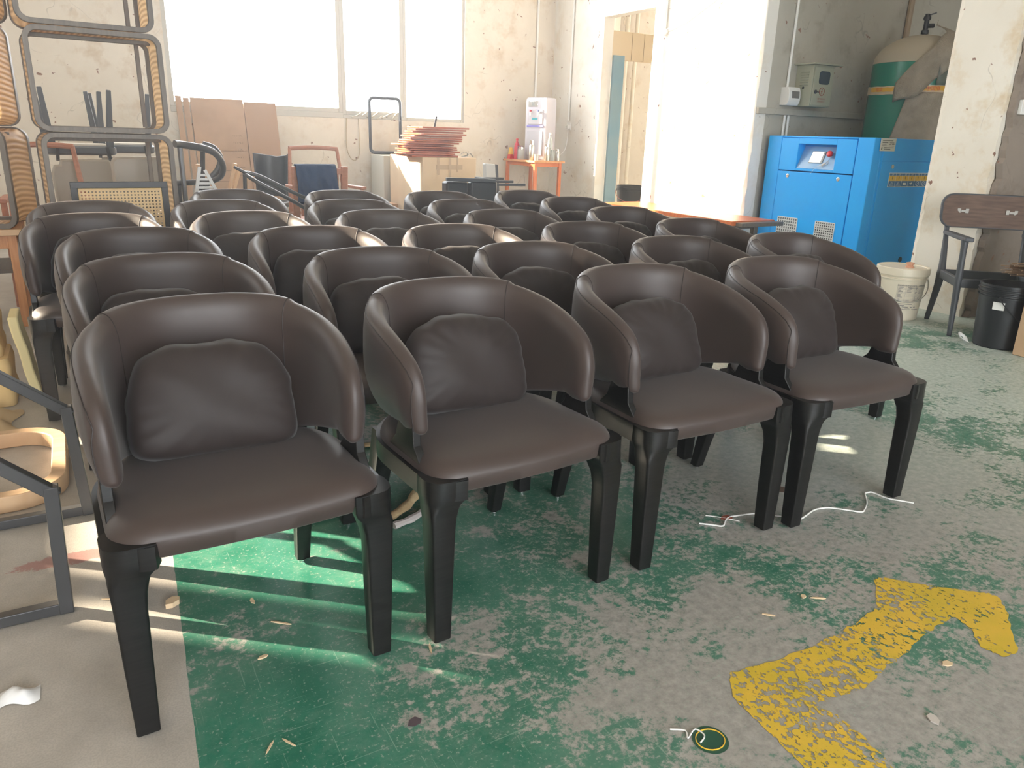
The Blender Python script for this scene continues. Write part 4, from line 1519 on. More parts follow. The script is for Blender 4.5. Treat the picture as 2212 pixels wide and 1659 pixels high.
# ------------------------------------------------------------------ the big carton and the red boards
bx = thing('big_carton', 'big cardboard carton with tape, stacked with red boards, below the window', 'box', (3.14, 7.40, 0))
bxm = MB().box(0, .61, 0, .93, .002, .872).build('carton', mat('pale_carton_board', (.60, .46, .31), .7, noise=(5, (1, 1, 1)), col2=(.56, .42, .28)), bx, bevel=.004)
tp = MB()
tp.box(.15, .45, -.003, -.0005, .755, .80)
for x, z, w_ in ((.165, .70, .022), (.295, .66, .024), (.385, .73, .016)):
    tp.box(x, x + w_, -.0035, -.001, z, .872)
tp.build('packing_tape', M_TAPE, bx, smooth=0)
ic = MB()
for k, x in enumerate((.19, .265, .34)):
    z = .475
    for p, q_ in (((x, z), (x + .062, z)), ((x, z + .065), (x + .062, z + .065)), ((x, z), (x, z + .065)), ((x + .062, z), (x + .062, z + .065))):
        ic.bar((p[0], -.001, p[1]), (q_[0], -.001, q_[1]), .002, .004, (0, -1, 0))
    c_ = x + .031
    if k == 0:
        for dx in (-.012, .012):
            ic.box(c_ + dx - .002, c_ + dx + .002, -.002, 0, z + .012, z + .042)
            ic.prism([(c_ + dx - .008, z + .040), (c_ + dx + .008, z + .040), (c_ + dx, z + .055)], -.002, 0)
    elif k == 1:
        ic.prism([(c_ + .022 * math.cos(a), z + .032 + .02 * math.sin(a)) for a in [PI * i / 10 for i in range(11)]], -.002, 0)
        ic.box(c_ - .0015, c_ + .0015, -.002, 0, z + .010, z + .034)
    else:
        ic.prism([(c_ - .014, z + .055), (c_ + .014, z + .055), (c_ + .006, z + .030), (c_ - .006, z + .030)], -.002, 0)
        ic.box(c_ - .0015, c_ + .0015, -.002, 0, z + .014, z + .032)
        ic.box(c_ - .010, c_ + .010, -.002, 0, z + .010, z + .014)
ic.build('handling_symbols', mat('print_brown', (.14, .09, .06), .6), bx, smooth=0)
rnd = random.Random(12)
board0 = None
zz_ = .874
heights = [.020] * 14
for k in range(14):
    y0 = 7.46 + rnd.uniform(-.03, .05)
    xc = 3.30 + (.02 * (k - 4) if k > 6 else rnd.uniform(-.05, .04)) * .7
    rz = math.radians(rnd.uniform(-12, 12))
    lab = 'red brown board, %s of the stack on the big carton' % ['bottom one', 'second from the bottom', 'third from the bottom', 'fourth from the bottom', 'fifth from the bottom', 'sixth from the bottom', 'seventh from the bottom', 'seventh from the top', 'sixth from the top', 'fifth from the top', 'fourth from the top', 'third from the top', 'second from the top', 'topmost'][k]
    if board0 is None:
        board0 = thing('wooden_board', lab, 'board', (xc, y0 + .2, zz_), rz, 'red boards stacked on the big carton')
        MB().box(-.27, .27, -.19, .19, 0, .0165).build('panel', M_REDBOARD, board0, bevel=.003)
        MB().box(-.272, -.262, -.10, .10, .003, .0135).build('edge_strip', M_ORANGEW, board0, smooth=0)
    else:
        dup(board0, (xc, y0 + .2, zz_), rz, lab)
    zz_ += .0215
tag(MB().bar((3.36, 7.6, zz_ - .004), (3.385, 7.6, zz_ + .10), .02, .006, (0, 1, 0)).build('marker_stick', M_GUN), 'thin dark stick standing on top of the red boards', 'stick')
for k, pts in enumerate(([(3.62, 7.5, .905), (3.66, 7.49, .93), (3.70, 7.5, .905), (3.67, 7.52, .886), (3.63, 7.5, .882)], [(3.66, 7.44, .885), (3.69, 7.43, .92), (3.72, 7.45, .90), (3.74, 7.45, .884)])):
    tag(MB().tube(catmull(pts, 5), .007, 6, flat=(1, .4)).build('strap_offcut', M_GREY), ['curled grey strap offcut on the carton right of the boards', 'shorter curled strap offcut at the carton front edge'][k], 'strap')
tag(MB().box(2.6, 3.10, 8.0, 8.5, .002, .36).build('low_carton', M_CARDD, bevel=.003), 'low brown carton on the floor left of the big carton', 'box')
tag(MB().box(3.10, 3.52, 8.42, 8.84, .002, .85).build('pale_carton', mat('pale_grey_board', (.46, .44, .38), .7), bevel=.003), 'pale grey carton behind the big carton, under the black frame', 'box')
# black frame leaning on the wall
pp = rrect(.37, .60, .05, 5, 3.27, 1.172)
tag(MB().tube([(x, 8.80, z) for x, z in pp], .018, 6, loop=True).build('metal_hoop', M_DARK), 'black rounded rectangular hoop leaning on the wall under the window', 'hoop')
tag(MB().tube(catmull([(2.86, 8.955, 1.24), (2.85, 8.955, .92), (2.92, 8.955, .78), (3.0, 8.955, .86), (3.0, 8.955, 1.24)], 6), .006, 5).build('hanging_cord', mat('cord_tan', (.45, .36, .24), .8)), 'thin tan cord hanging in a loop from the window sill', 'cord')
rg = MB()
rnd = random.Random(9)
for k in range(9):
    x = 2.92 + k * .06
    rg.bar((x, 8.935, 1.255 + rnd.uniform(-.02, .02)), (x + rnd.uniform(.05, .12), 8.935, 1.30 + rnd.uniform(-.03, .04)), .012, .04, (0, 1, 0))
tag(rg.build('taped_rag', mat('grey_tape_wrap', (.42, .38, .30), .6)), 'crumpled grey tape stuck along the window sill', 'tape')

# ------------------------------------------------------------------ cardboard sheets on the wall
def sheet(name, label, x0, x1, y, h, lean, yaw=0.0, fold=None, m=None):
    r = thing(name, label, 'cardboard', (x0, y, 0), rot=(0, 0, yaw), group='flattened cartons leaning on the window wall')
    w_ = x1 - x0
    a = MB()
    def q_(x, z, t):
        return (x, t + lean * z / h, z)
    def panel(xa, xb, za, zb, t0=0, t1=.012):
        return MB().add([q_(xa, za, t0), q_(xb, za, t0), q_(xb, za, t1), q_(xa, za, t1), q_(xa, zb, t0), q_(xb, zb, t0), q_(xb, zb, t1), q_(xa, zb, t1)],
                        [(0, 3, 2, 1), (4, 5, 6, 7), (0, 1, 5, 4), (1, 2, 6, 5), (2, 3, 7, 6), (3, 0, 4, 7)])
    f = fold or w_
    p = panel(0, f - .004, .002, h * .62).build('lower_panel', m or M_CARDD, r, smooth=0)
    panel(0, f - .004, h * .62 + .004, h, 0, .012).build('upper_flap', m or M_CARDD, r, smooth=0)
    if fold:
        panel(f + .004, w_, .002, h * .985, .004, .016).build('side_panel', mat('darker_cardboard', (.36, .22, .135), .8), r, smooth=0)
    return r, q_


r, q_ = sheet('cardboard_sheet', 'widest flattened brown carton leaning below the window, printed upside down', 1.19, 2.06, 8.62, 1.385, .32, fold=.53)
pr_ = MB()
yq = lambda z: -.002 + .32 * z / 1.385
for k, (s1, z) in enumerate((('G.W.', 1.02), ('N.W.', .95), ('QTY', .88), ('NO.', .80), ('SIZE', .70), ('PCS', .62))):
    M_ = T(.43, yq(z), z) @ Matrix.Rotation(PI, 4, 'Y') @ RXZ
    pr_.add(*text_mb(s1, .045, M_))
for a, b_, z in ((.20, .40, .66), (.18, .36, .55), (.22, .42, .46)):
    pr_.box(a, b_, yq(z) - .002, yq(z) + .001, z, z + .004)
pr_.build('carton_print', mat('print_brown', (.14, .09, .06), .6), r, smooth=0)
sheet('cardboard_sheet', 'narrow folded carton edge standing second from the left below the window', 1.12, 1.18, 8.60, 1.38, .33)
sheet('cardboard_sheet', 'leftmost narrow folded carton standing below the window', 1.045, 1.105, 8.58, 1.395, .33)
sheet('cardboard_sheet', 'flattened carton hidden behind the widest one, only its base showing', 1.25, 1.95, 8.72, 1.30, .22)


# ------------------------------------------------------------------ wooden armchairs, draped chair
def rose_chair(name, label, loc, rz, m=M_ROSE, w=.42, top=.95, group=None):
    r = thing(name, label, 'chair', loc, rz, group)
    h = w / 2
    for s in (-1, 1):
        MB().tube([(s * (h + .05), .22, 0), (s * (h + .035), .19, .42), (s * (h + .03), .20, .62), (s * h, .25, top)], [.016, .02, .018, .015], 8).build('rear_leg', m, r)
        MB().tube([(s * (h + .06), -.22, 0), (s * (h + .05), -.20, .42), (s * (h + .05), -.19, .63)], [.015, .02, .017], 8).build('front_leg', m, r)
        MB().bar((s * (h + .045), .22, .64), (s * (h + .055), -.23, .645), .05, .026).build('armrest', m, r, bevel=.006)
        MB().bar((s * (h + .035), .18, .40), (s * (h + .05), -.2, .40), .025, .05).build('seat_rail', m, r, bevel=.003)
    MB().tube(catmull([(-h - .006, .25, top), (0, .275, top + .01), (h + .006, .25, top)], 6), .019, 8).build('top_rail', m, r)
    MB().bar((-h - .04, .18, .40), (h + .04, .18, .40), .025, .05).build('seat_rail', m, r, bevel=.003)
    MB().bar((-h - .05, -.2, .40), (h + .05, -.2, .40), .025, .05).build('seat_rail', m, r, bevel=.003)
    return r


rose_chair('wooden_armchair', 'rose brown open wooden armchair frame standing by the window wall', (1.90, 6.62, 0), math.radians(3))
rose_chair('wooden_armchair', 'rose brown wooden armchair frame behind the stacked cane frames', (-.14, 5.78, 0), math.radians(0), w=.36, top=.955)


def draped_chair():
    r = thing('slat_chair', 'rose brown slatted chair under the navy cloth, seen from behind', 'chair', (1.63, 5.88, 0), math.radians(4))
    h = .18
    for s in (-1, 1):
        MB().bar((s * h, -.02, 0), (s * (h + .01), -.08, .85), .05, .032, (0, 1, 0)).build('rear_leg', M_ROSE, r, bevel=.006)
        MB().bar((s * h, .36, 0), (s * h, .34, .42), .035, .035).build('front_leg', M_ROSE, r, bevel=.004)
    for x in (-.09, 0, .09, .135):
        MB().bar((x, -.03, .45), (x, -.07, .80), .022, .014, (0, 1, 0)).build('back_slat', M_ROSE, r, bevel=.002)
    MB().bar((-h, -.075, .815), (h, -.075, .815), .024, .045).build('top_rail', M_ROSE, r, bevel=.006)
    MB().box(-h - .02, h + .02, -.04, .38, .40, .44).build('seat', M_ROSE, r, bevel=.006)
    # cloth
    nu, nv = 26, 30
    def f(i, j):
        u, v = i / nu, j / nv
        x = -.185 + .31 * u + .012 * math.sin(7 * v)
        s_ = v * .62 - .30       # arc length over the rail, - behind, + front side facing the camera
        if s_ < -.02:
            y, z = -.045 + .012, .85 + (s_ + .02)
            y += .0
        elif s_ < .05:
            t = (s_ + .02) / .07
            y, z = -.033 - .07 * t, .85 + .012 * math.sin(PI * t)
        else:
            d_ = s_ - .05
            y, z = -.103 - .01 * d_ - .025 * math.sin(PI * min(1, d_ / .3)), .85 - d_
        y += .016 * math.sin(15 * u + 7 * v) * min(1, abs(s_) * 6) + .009 * math.sin(27 * u - 11 * v) * min(1, abs(s_) * 6)
        z += .018 * math.sin(9 * u + 1) * (v if s_ > .05 else 0) - .03 * max(0, u - .8) * (v > .5)
        return (x + .03 * (v - .5) * (u - .5), y, z)
    mb = MB().add([f(i, j) for j in range(nv + 1) for i in range(nu + 1)], [(j * (nu + 1) + i, j * (nu + 1) + i + 1, (j + 1) * (nu + 1) + i + 1, (j + 1) * (nu + 1) + i) for j in range(nv) for i in range(nu)])
    o = mb.build('jacket', M_NAVY, None, smooth=80)
    o.location = (1.63, 5.88, 0)
    o.rotation_euler = (0, 0, math.radians(4))
    so = o.modifiers.new('solid', 'SOLIDIFY')
    so.thickness = .006
    so.offset = 1
    tag(o, 'crumpled navy blue jacket draped over the back of the slatted chair', 'jacket')


draped_chair()


def shell_chair():
    r = thing('black_chair', 'black chair with curved upholstered back, left of the navy jacket', 'chair', (1.57, 7.30, 0), math.radians(-35))
    MB().prism([(-.17, -.20), (.17, -.20), (.18, .20), (-.18, .20)], .42, .47, 'z').build('seat', M_DARK, r, bevel=.012)
    rings = []
    for k in range(13):
        a = math.radians(200 + 140 * k / 12)
        for_ = .20 + .012 * abs(k - 6) / 6
        c_, s = math.cos(a), -math.sin(a)
        zt_ = .86 + .03 * abs(k - 6) / 6
        rings.append([(.165 * c_, .02 + for_ * s, .50), (.185 * c_, .02 + (for_ + .03) * s, zt_), (.165 * c_, .02 + (for_ + .01) * s, zt_), (.145 * c_, .02 + (for_ - .02) * s, .50)])
    MB().loft(rings).build('backrest', M_DARK, r, bevel=.006)
    for sx in (-1, 1):
        for sy in (-1, 1):
            MB().bar((sx * .16, sy * .20, 0), (sx * .14, sy * .16, .42), .03, .03).build('leg', M_DARK, r, bevel=.003)


shell_chair()


def P56(px, pz, b=5.6):
    return (.675 + (px - 395) * .00287, b, .993 - (pz - 312) * .0029)


def loop_chair(name, label, pts, r_, legs, b):
    r = thing(name, label, 'chair', (0, 0, 0))
    w_ = catmull(pts, 6)
    MB().tube(w_, r_, 10, flat=(1, 1.25)).build('bent_arm', M_GUN, r, smooth=60)
    for p, q_ in legs:
        MB().tube([p, q_], [.018, .014], 8).build('leg', M_GUN, r)
    return r


L1 = [P56(378, 311), P56(395, 313), P56(440, 320), P56(470, 332), P56(487, 358), P56(484, 384), P56(462, 398), P56(420, 402), P56(378, 404)]
L1b = [(x, 5.6 + (.25 if 2 <= i <= 6 else .12) * 0 + .04 * i, z) for i, (x, y, z) in enumerate(L1)]
loop_chair('bentwood_chair', 'black bent chair frame with a wide rounded loop, right of the stacked cane frames', L1b, .019,
           [((.66, 5.64, .985), (.66, 5.60, 0)), ((.80, 5.88, .735), (.80, 5.98, 0)), ((.66, 5.92, .73), (.64, 5.98, 0))], 5.6)
L2 = [P56(455, 313, 5.95), P56(480, 322, 5.95), P56(494, 345, 5.95), P56(486, 372, 5.95), P56(468, 392, 5.95), P56(455, 410, 5.95)]
loop_chair('bentwood_chair', 'second black bent frame, hooked behind the wide rounded loop', L2, .017,
           [(L2[0], (.78, 6.1, 0)), (L2[-1], (.90, 6.05, 0))], 5.95)
L3 = [P56(520, 372, 5.5), P56(550, 378, 5.5), P56(600, 402, 5.5), P56(645, 424, 5.5), P56(700, 448, 5.5), P56(745, 470, 5.45), P56(740, 490, 5.3), P56(690, 485, 5.3), P56(645, 452, 5.3), P56(600, 425, 5.3), P56(545, 395, 5.3), P56(522, 380, 5.35)]
r = thing('bentwood_chair', 'long thin black looped frame slanting down behind the left chairs', 'chair', (0, 0, 0))
MB().tube(catmull(L3, 6, loop=True), .013, 10, loop=True).build('long_loop', M_GUN, r, smooth=60)
MB().tube([P56(494, 358, 5.45), P56(524, 374, 5.42)], .010, 8).build('tip', M_GUN, r)
MB().tube([L3[6], (1.70, 5.42, 0)], .013, 8).build('leg', M_GUN, r)
MB().tube([L3[0], (1.02, 5.62, 0)], .013, 8).build('leg', M_GUN, r)
MB().tube([(.66, 5.9, .85), (.70, 5.9, .80), (.74, 5.9, .74), (.75, 5.9, .68)], .012, 8).build('stay', M_GUN, r) if False else None

# low trestle bench the upturned seats rest on
lw = thing('low_bench', 'low rough wooden bench under the upturned chairs, behind the cane frames', 'bench', (.55, 6.35, 0))
MB().box(-.85, .62, -.25, .80, .44, .475).build('top', M_PALEW, lw, bevel=.003)
for x in (-.78, .55):
    for y in (-.21, .74):
        MB().box(x - .025, x + .025, y - .025, y + .025, 0, .44).build('leg', M_PALEW, lw, bevel=.003)


def stool_upturned():
    r = thing('wooden_stool', 'upturned wooden stool with three bare legs in the air, before the cardboard', 'stool', (.99, 6.42, .475))
    MB().lathe([(.13, 0), (.15, .006), (.15, .028), (.13, .034)], 28).build('seat', M_PALEW, r)
    for a, b_ in (((-.10, -.03, .034), (-.13, -.06, .36)), ((.04, -.08, .034), (.13, -.12, .37)), ((.09, .08, .034), (.20, .12, .32))):
        MB().bar(a, b_, .034, .026).build('leg', M_PALEW, r, bevel=.003)


stool_upturned()


def mesh_chair():
    r = thing('office_chair_back', 'grey white slatted plastic backrest with black base, beside the lowest cane frame', 'chair back', (.84, 5.42, 0))
    b = MB()
    for k in range(9):
        z = .60 + k * .026
        b.bar((-.16 + .006 * k, 0, z), (.03 - .012 * k, 0, z), .012, .014, (0, 0, 1))
    b.bar((-.16, 0, .58), (-.10, 0, .86), .02, .022, (0, 1, 0))
    b.bar((.05, 0, .58), (-.07, 0, .84), .02, .022, (0, 1, 0))
    b.build('slatted_back', mat('grey_white_plastic', (.55, .56, .55), .4), r)
    MB().box(-.17, .07, -.05, .12, .50, .585).build('base', M_DARK, r, bevel=.01)
    MB().tube([(-.05, .03, 0), (-.05, .03, .50)], .022, 10).build('column', M_DARK, r)
    MB().box(-.18, .08, -.10, .16, 0.0, .03).build('foot', M_DARK, r, bevel=.006)


mesh_chair()


# ------------------------------------------------------------------ upturned taupe dining chairs
def dining_upturned(label, loc, rz, m=M_TAUPE, group='upturned taupe dining chairs on the low bench'):
    """upside down: seat underside on top, legs in the air, backrest hanging to the bench"""
    r = thing('dining_chair', label, 'chair', loc, rz, group)
    zs = .42
    out = []
    for w_, d_, z in ((.40, .40, zs + .0), (.43, .43, zs + .012), (.43, .43, zs + .05), (.40, .40, zs + .06)):
        out.append([(x, y, z) for x, y in rrect(w_, d_, .05, 5)])
    MB().loft(out).build('seat', M_DGREYW, r)
    MB().prism(rrect(.36, .36, .05, 5), zs + .0605, zs + .072, 'z').build('seat_underside', mat('white_dust_cloth', (.62, .58, .50), .8), r)
    for sx in (-1, 1):
        for sy in (-1, 1):
            MB().bar((sx * .175, sy * .175, zs + .05), (sx * .205, sy * .215, zs + .43), .045, .045, (0, 1, 0), .028, .028).build('leg', M_DGREYW, r, bevel=.003)
    # back hanging down at -y
    prof = [(-.20, .0), (.20, .0), (.21, .30), (.19, .355), (.155, .355), (.150, .39), (-.150, .39), (-.155, .355), (-.19, .355), (-.21, .30)]
    MB().prism([(x, .004 + z) for x, z in prof], -.27, -.215, 'y').build('backrest', m, r, bevel=.012)
    MB().bar((-.16, -.235, .39), (-.15, -.20, .47), .03, .02, (1, 0, 0)).build('back_bracket', M_DARK, r)
    MB().bar((.16, -.235, .39), (.15, -.20, .47), .03, .02, (1, 0, 0)).build('back_bracket', M_DARK, r)
    return r


u0 = dining_upturned('upturned dining chair with taupe back, nearer one seen through the cane frames', (.08, 6.38, .475), math.radians(6))
dup(u0, (.40, 6.88, .475), math.radians(-5), 'upturned dining chair with taupe back, farther one seen through the cane frames')
bs = thing('upholstered_seat', 'taupe upholstered seat back standing upright beside the upturned chairs', 'seat', (.40, 5.66, 0), math.radians(2))
MB().prism([(x, z) for x, z in rrect(.32, .34, .05, 5, 0, .74)], -.03, .05, 'y').build('cushion', M_TAUPE, bs, bevel=.015)
for s in (-1, 1):
    MB().bar((s * .14, .01, 0), (s * .14, .01, .58), .03, .03).build('leg', M_DARK, bs, bevel=.003)

# ------------------------------------------------------------------ cane box frames
M_CANE = None


def cane_mat():
    m, nt, b = nt_new('cane_band')
    tc = nt.nodes.new('ShaderNodeTexCoord')
    wv = nt.nodes.new('ShaderNodeTexWave')
    wv.bands_direction = 'DIAGONAL'
    mpp = nt.nodes.new('ShaderNodeMapping')
    mpp.inputs['Scale'].default_value = (1, .04, 1)
    wv.inputs['Scale'].default_value = 22
    wv.inputs['Distortion'].default_value = .5
    nt.links.new(tc.outputs['Object'], mpp.inputs[0])
    nt.links.new(mpp.outputs[0], wv.inputs['Vector'])
    r = nt.nodes.new('ShaderNodeValToRGB')
    r.color_ramp.elements[0].color = (.56, .36, .18, 1)
    r.color_ramp.elements[1].color = (.86, .64, .38, 1)
    nt.links.new(wv.outputs[0], r.inputs[0])
    nt.links.new(r.outputs[0], b.inputs['Base Color'])
    b.inputs['Roughness'].default_value = .55
    tl = nt.nodes.new('ShaderNodeBsdfTranslucent')
    nt.links.new(r.outputs[0], tl.inputs['Color'])
    mx = nt.nodes.new('ShaderNodeMixShader')
    mx.inputs[0].default_value = .4
    nt.links.new(b.outputs[0], mx.inputs[1])
    nt.links.new(tl.outputs[0], mx.inputs[2])
    nt.links.new(mx.outputs[0], nt.nodes['Material Output'].inputs[0])
    bp = nt.nodes.new('ShaderNodeBump')
    bp.inputs['Strength'].default_value = .8
    bp.inputs['Distance'].default_value = .006
    nt.links.new(wv.outputs[0], bp.inputs['Height'])
    nt.links.new(bp.outputs[0], b.inputs['Normal'])
    return m


M_CANE = cane_mat()
FW, FH, FD = .665, .525, .42


def cane_frame(label, loc, rz):
    r = thing('cane_chair', label, 'chair', loc, rz, 'stacked cane-sided seat frames')
    # local: x centred, y from 0 (front) to FD, z from 0
    def rim(y0, y1, w_, h_, t, m, name):
        o_ = rrect(w_, h_, .065, 6, 0, FH / 2)
        i_ = rrect(w_ - 2 * t, h_ - 2 * t, .045, 6, 0, FH / 2)
        n = len(o_)
        rings = [[(x, y0, z) for x, z in o_], [(x, y1, z) for x, z in o_], [(x, y1, z) for x, z in i_], [(x, y0, z) for x, z in i_]]
        return MB().loft(rings, loop=True).build(name, m, r, smooth=35, bevel=.002)
    rim(0, .032, FW, FH, .026, M_GREYWOOD, 'front_rim')
    rim(FD - .032, FD, FW, FH, .026, M_GREYWOOD, 'rear_rim')
    # cane wrapped round the outside, open towards the bottom rail
    o_ = rrect(FW - .012, FH - .012, .060, 6, 0, FH / 2)
    n = len(o_)
    nb = 14
    rings = []
    for k in range(nb + 1):
        t = k / nb
        y = .030 + (FD - .060) * t
        bow = -.012 * math.sin(PI * t)
        rings.append([(x * (1 + bow / (FW / 2)), y, FH / 2 + (z - FH / 2) * (1 + bow / (FH / 2))) for x, z in o_])
    MB().loft(rings, cap=False).build('cane_band', M_CANE, r, smooth=60)
    MB().bar((-FW / 2 + .03, FD * .45, FH - .035), (FW / 2 - .03, FD * .45, FH - .035), .03, .022).build('cross_rail', M_GREYWOOD, r, bevel=.003)
    MB().bar((FW / 2 - .075, FD - .05, .03), (FW / 2 - .075, FD - .05, FH - .03), .022, .03).build('upright', M_GREYWOOD, r, bevel=.003)
    return r


c0 = cane_frame('cane sided grey wood frame, bottom one of the taller stack', (.235, 4.98, 0), math.radians(5))
for k, lab in enumerate(('cane sided grey wood frame, second from the bottom in the taller stack', 'cane sided grey wood frame, third up in the taller stack, wall seen through it', 'cane sided grey wood frame topping the taller stack, cut by the picture edge')):
    dup(c0, (.235 + (-.015, -.025, -.045)[k], 4.98 + (.0, -.02, .01)[k], .531 * (k + 1) + .001 * k), math.radians((5, 4, 5)[k]), lab)
wt_ = thing('work_table', 'low pale wooden table at the left edge carrying the shorter stack of cane frames', 'table', (-.65, 5.30, 0))
MB().box(-.55, .38, -.36, .22, .515, .548).build('tabletop', M_PALEW, wt_, bevel=.003)
for x in (-.48, .33):
    for y in (-.30, .16):
        MB().box(x - .022, x + .022, y - .022, y + .022, 0, .515).build('leg', M_PINE, wt_, bevel=.003)
MB().box(-.5, .35, -.31, -.29, .44, .515).build('apron', M_PINE, wt_, bevel=.002)
MB().box(-.5, .35, -.28, .18, .30, .32).build('shelf', M_GREYWOOD, wt_, bevel=.002)
dup(c0, (-.60, 5.02, .549), math.radians(-14), 'cane sided frame on the low table at the left edge, lower of the two')
dup(c0, (-.615, 5.01, 1.079), math.radians(-13), 'cane sided frame on the low table at the left edge, upper of the two')
dup(c0, (-.605, 5.02, 1.609), math.radians(-14), 'cane sided frame on top of the left stack, mostly above the picture')


# ------------------------------------------------------------------ chair with the cane panel
def cane_panel_chair():
    r = thing('cane_back_chair', 'black framed chair with a pale perforated cane backrest behind the left column', 'chair', (.235, 4.83, 0), math.radians(2))
    W = .225
    for s in (-1, 1):
        MB().bar((s * W, .0, 0), (s * W, -.01, .80), .034, .03, (0, 1, 0)).build('rear_leg', M_DARK, r, bevel=.003)
    MB().bar((-W - .017, -.01, .79), (W + .017, -.01, .79), .03, .034).build('top_rail', M_DARK, r, bevel=.003)
    MB().bar((-W, -.005, .46), (W, -.005, .46), .03, .034).build('lower_rail', M_DARK, r, bevel=.003)
    m, nt, b = nt_new('perforated_cane')
    tc = nt.nodes.new('ShaderNodeTexCoord')
    N, L = nt.nodes, nt.links
    sep = N.new('ShaderNodeSeparateXYZ')
    L.new(tc.outputs['Object'], sep.inputs[0])
    outs = []
    for k in (0, 2):
        a = N.new('ShaderNodeMath')
        a.operation = 'MULTIPLY'
        L.new(sep.outputs[k], a.inputs[0])
        a.inputs[1].default_value = 2 * PI / .0175
        s = N.new('ShaderNodeMath')
        s.operation = 'COSINE'
        L.new(a.outputs[0], s.inputs[0])
        outs.append(s.outputs[0])
    ad = N.new('ShaderNodeMath')
    ad.operation = 'ADD'
    L.new(outs[0], ad.inputs[0])
    L.new(outs[1], ad.inputs[1])
    gt = N.new('ShaderNodeMath')
    gt.operation = 'LESS_THAN'
    L.new(ad.outputs[0], gt.inputs[0])
    gt.inputs[1].default_value = .80
    L.new(gt.outputs[0], b.inputs['Alpha'])
    b.inputs['Base Color'].default_value = (.70, .50, .26, 1)
    b.inputs['Roughness'].default_value = .6
    MB().box(-W + .016, W - .016, -.012, -.011, .478, .774).build('cane_panel', m, r, smooth=0)
    for s in (-1, 1):
        MB().bar((s * (W - .016), -.014, .478), (s * (W - .016), -.014, .774), .008, .006, (0, 1, 0)).build('edge_bead', M_FOAM, r)
    MB().bar((-W + .012, -.014, .770), (W - .012, -.014, .770), .006, .008).build('edge_bead', M_FOAM, r)
    MB().box(-W, W, -.0, .1, .41, .45).build('seat', M_DARK, r, bevel=.01)
    for s in (-1, 1):
        MB().bar((s * W, .09, 0), (s * W, .09, .41), .03, .03).build('front_leg', M_DARK, r, bevel=.003)


cane_panel_chair()


# ------------------------------------------------------------------ dark chairs below the carton
def fallen_chair():
    sp = thing('low_platform', 'low wooden platform under the toppled black chair, behind the far armchairs', 'platform', (3.30, 6.45, 0))
    MB().box(-.55, .55, -.30, .30, .42, .45).build('top', M_PALEW, sp, bevel=.003)
    for x in (-.48, .48):
        for y in (-.24, .24):
            MB().box(x - .025, x + .025, y - .025, y + .025, 0, .42).build('leg', M_PALEW, sp, bevel=.003)
    r = thing('toppled_chair', 'black leather chair tipped over, its legs pointing right, before the big carton', 'chair', (3.10, 6.22, .45))
    MB().box(-.02, .24, -.06, .03, .0, .265).build('seat', mat('black_leather', (.018, .019, .022), .4), r, bevel=.015)
    MB().box(-.24, -.03, -.02, .10, .0, .262).build('backrest', mat('black_leather', (.018, .019, .022), .4), r, bevel=.02)
    MB().bar((-.25, -.03, .283), (.22, -.05, .272), .04, .03).build('top_edge', M_DGREYW, r, bevel=.004)
    for (x1, y, z, x2) in ((.22, -.02, .235, .56), (.22, .10, .255, .50), (.22, .22, .275, .46)):
        MB().bar((x1 - .05, y, z), (x2, y + .02, z - .004), .028, .022).build('leg', M_DGREYW, r, bevel=.002)
    MB().box(.16, .20, .0, .24, .20, .29).build('rail', M_DGREYW, r, bevel=.003)
    q_ = thing('grey_chair', 'chair with pale grey seat pad and black side, at the right of the big carton', 'chair', (3.58, 6.66, .45), math.radians(8))
    MB().add([(-.10, -.03, 0), (.02, -.03, 0), (.02, .03, 0), (-.10, .03, 0), (-.13, -.02, .40), (-.01, -.02, .395), (-.01, .03, .395), (-.13, .03, .40)], [(0, 3, 2, 1), (4, 5, 6, 7), (0, 1, 5, 4), (1, 2, 6, 5), (2, 3, 7, 6), (3, 0, 4, 7)]).build('seat_pad', mat('pale_grey_pad', (.46, .47, .46), .5), q_, bevel=.008)
    MB().add([(.021, -.03, 0), (.055, -.03, 0), (.055, .03, 0), (.021, .03, 0), (-.009, -.02, .393), (.018, -.02, .39), (.018, .03, .39), (-.009, .03, .393)], [(0, 3, 2, 1), (4, 5, 6, 7), (0, 1, 5, 4), (1, 2, 6, 5), (2, 3, 7, 6), (3, 0, 4, 7)]).build('side_frame', M_DGREYW, q_, bevel=.003)


fallen_chair()

# ------------------------------------------------------------------ left foreground
def tube_frame(name, label, b, poly, t=.030):
    r = thing(name, label, 'frame', (0, b, 0), group='black metal frames at the left edge')
    n = len(poly)
    for i in range(n):
        p, q_ = poly[i], poly[(i + 1) % n]
        d_ = Vector((q_[0] - p[0], 0, q_[1] - p[1])).normalized() * (t / 2)
        MB().bar((p[0] - d_.x, 0, p[1] - d_.z), (q_[0] + d_.x, 0, q_[1] + d_.z), t * (1, .94, .97, .91)[i % 4], t * (1, .94, .97, .91)[i % 4], (0, 1, 0)).build(['upright', 'sloping_bar', 'upright', 'bottom_bar'][i % 4], M_GUN, r, bevel=.002)
    return r


tube_frame('metal_trestle', 'black metal trapezoid frame at the left edge, nearer one', 1.86, [(-.140, .017), (-.130, .315), (-.50, .66), (-.52, .017)])
tube_frame('metal_trestle', 'black metal trapezoid frame at the left edge, farther one behind the first chair', 2.38, [(-.082, .017), (-.095, .330), (-.46, .64), (-.50, .017)])

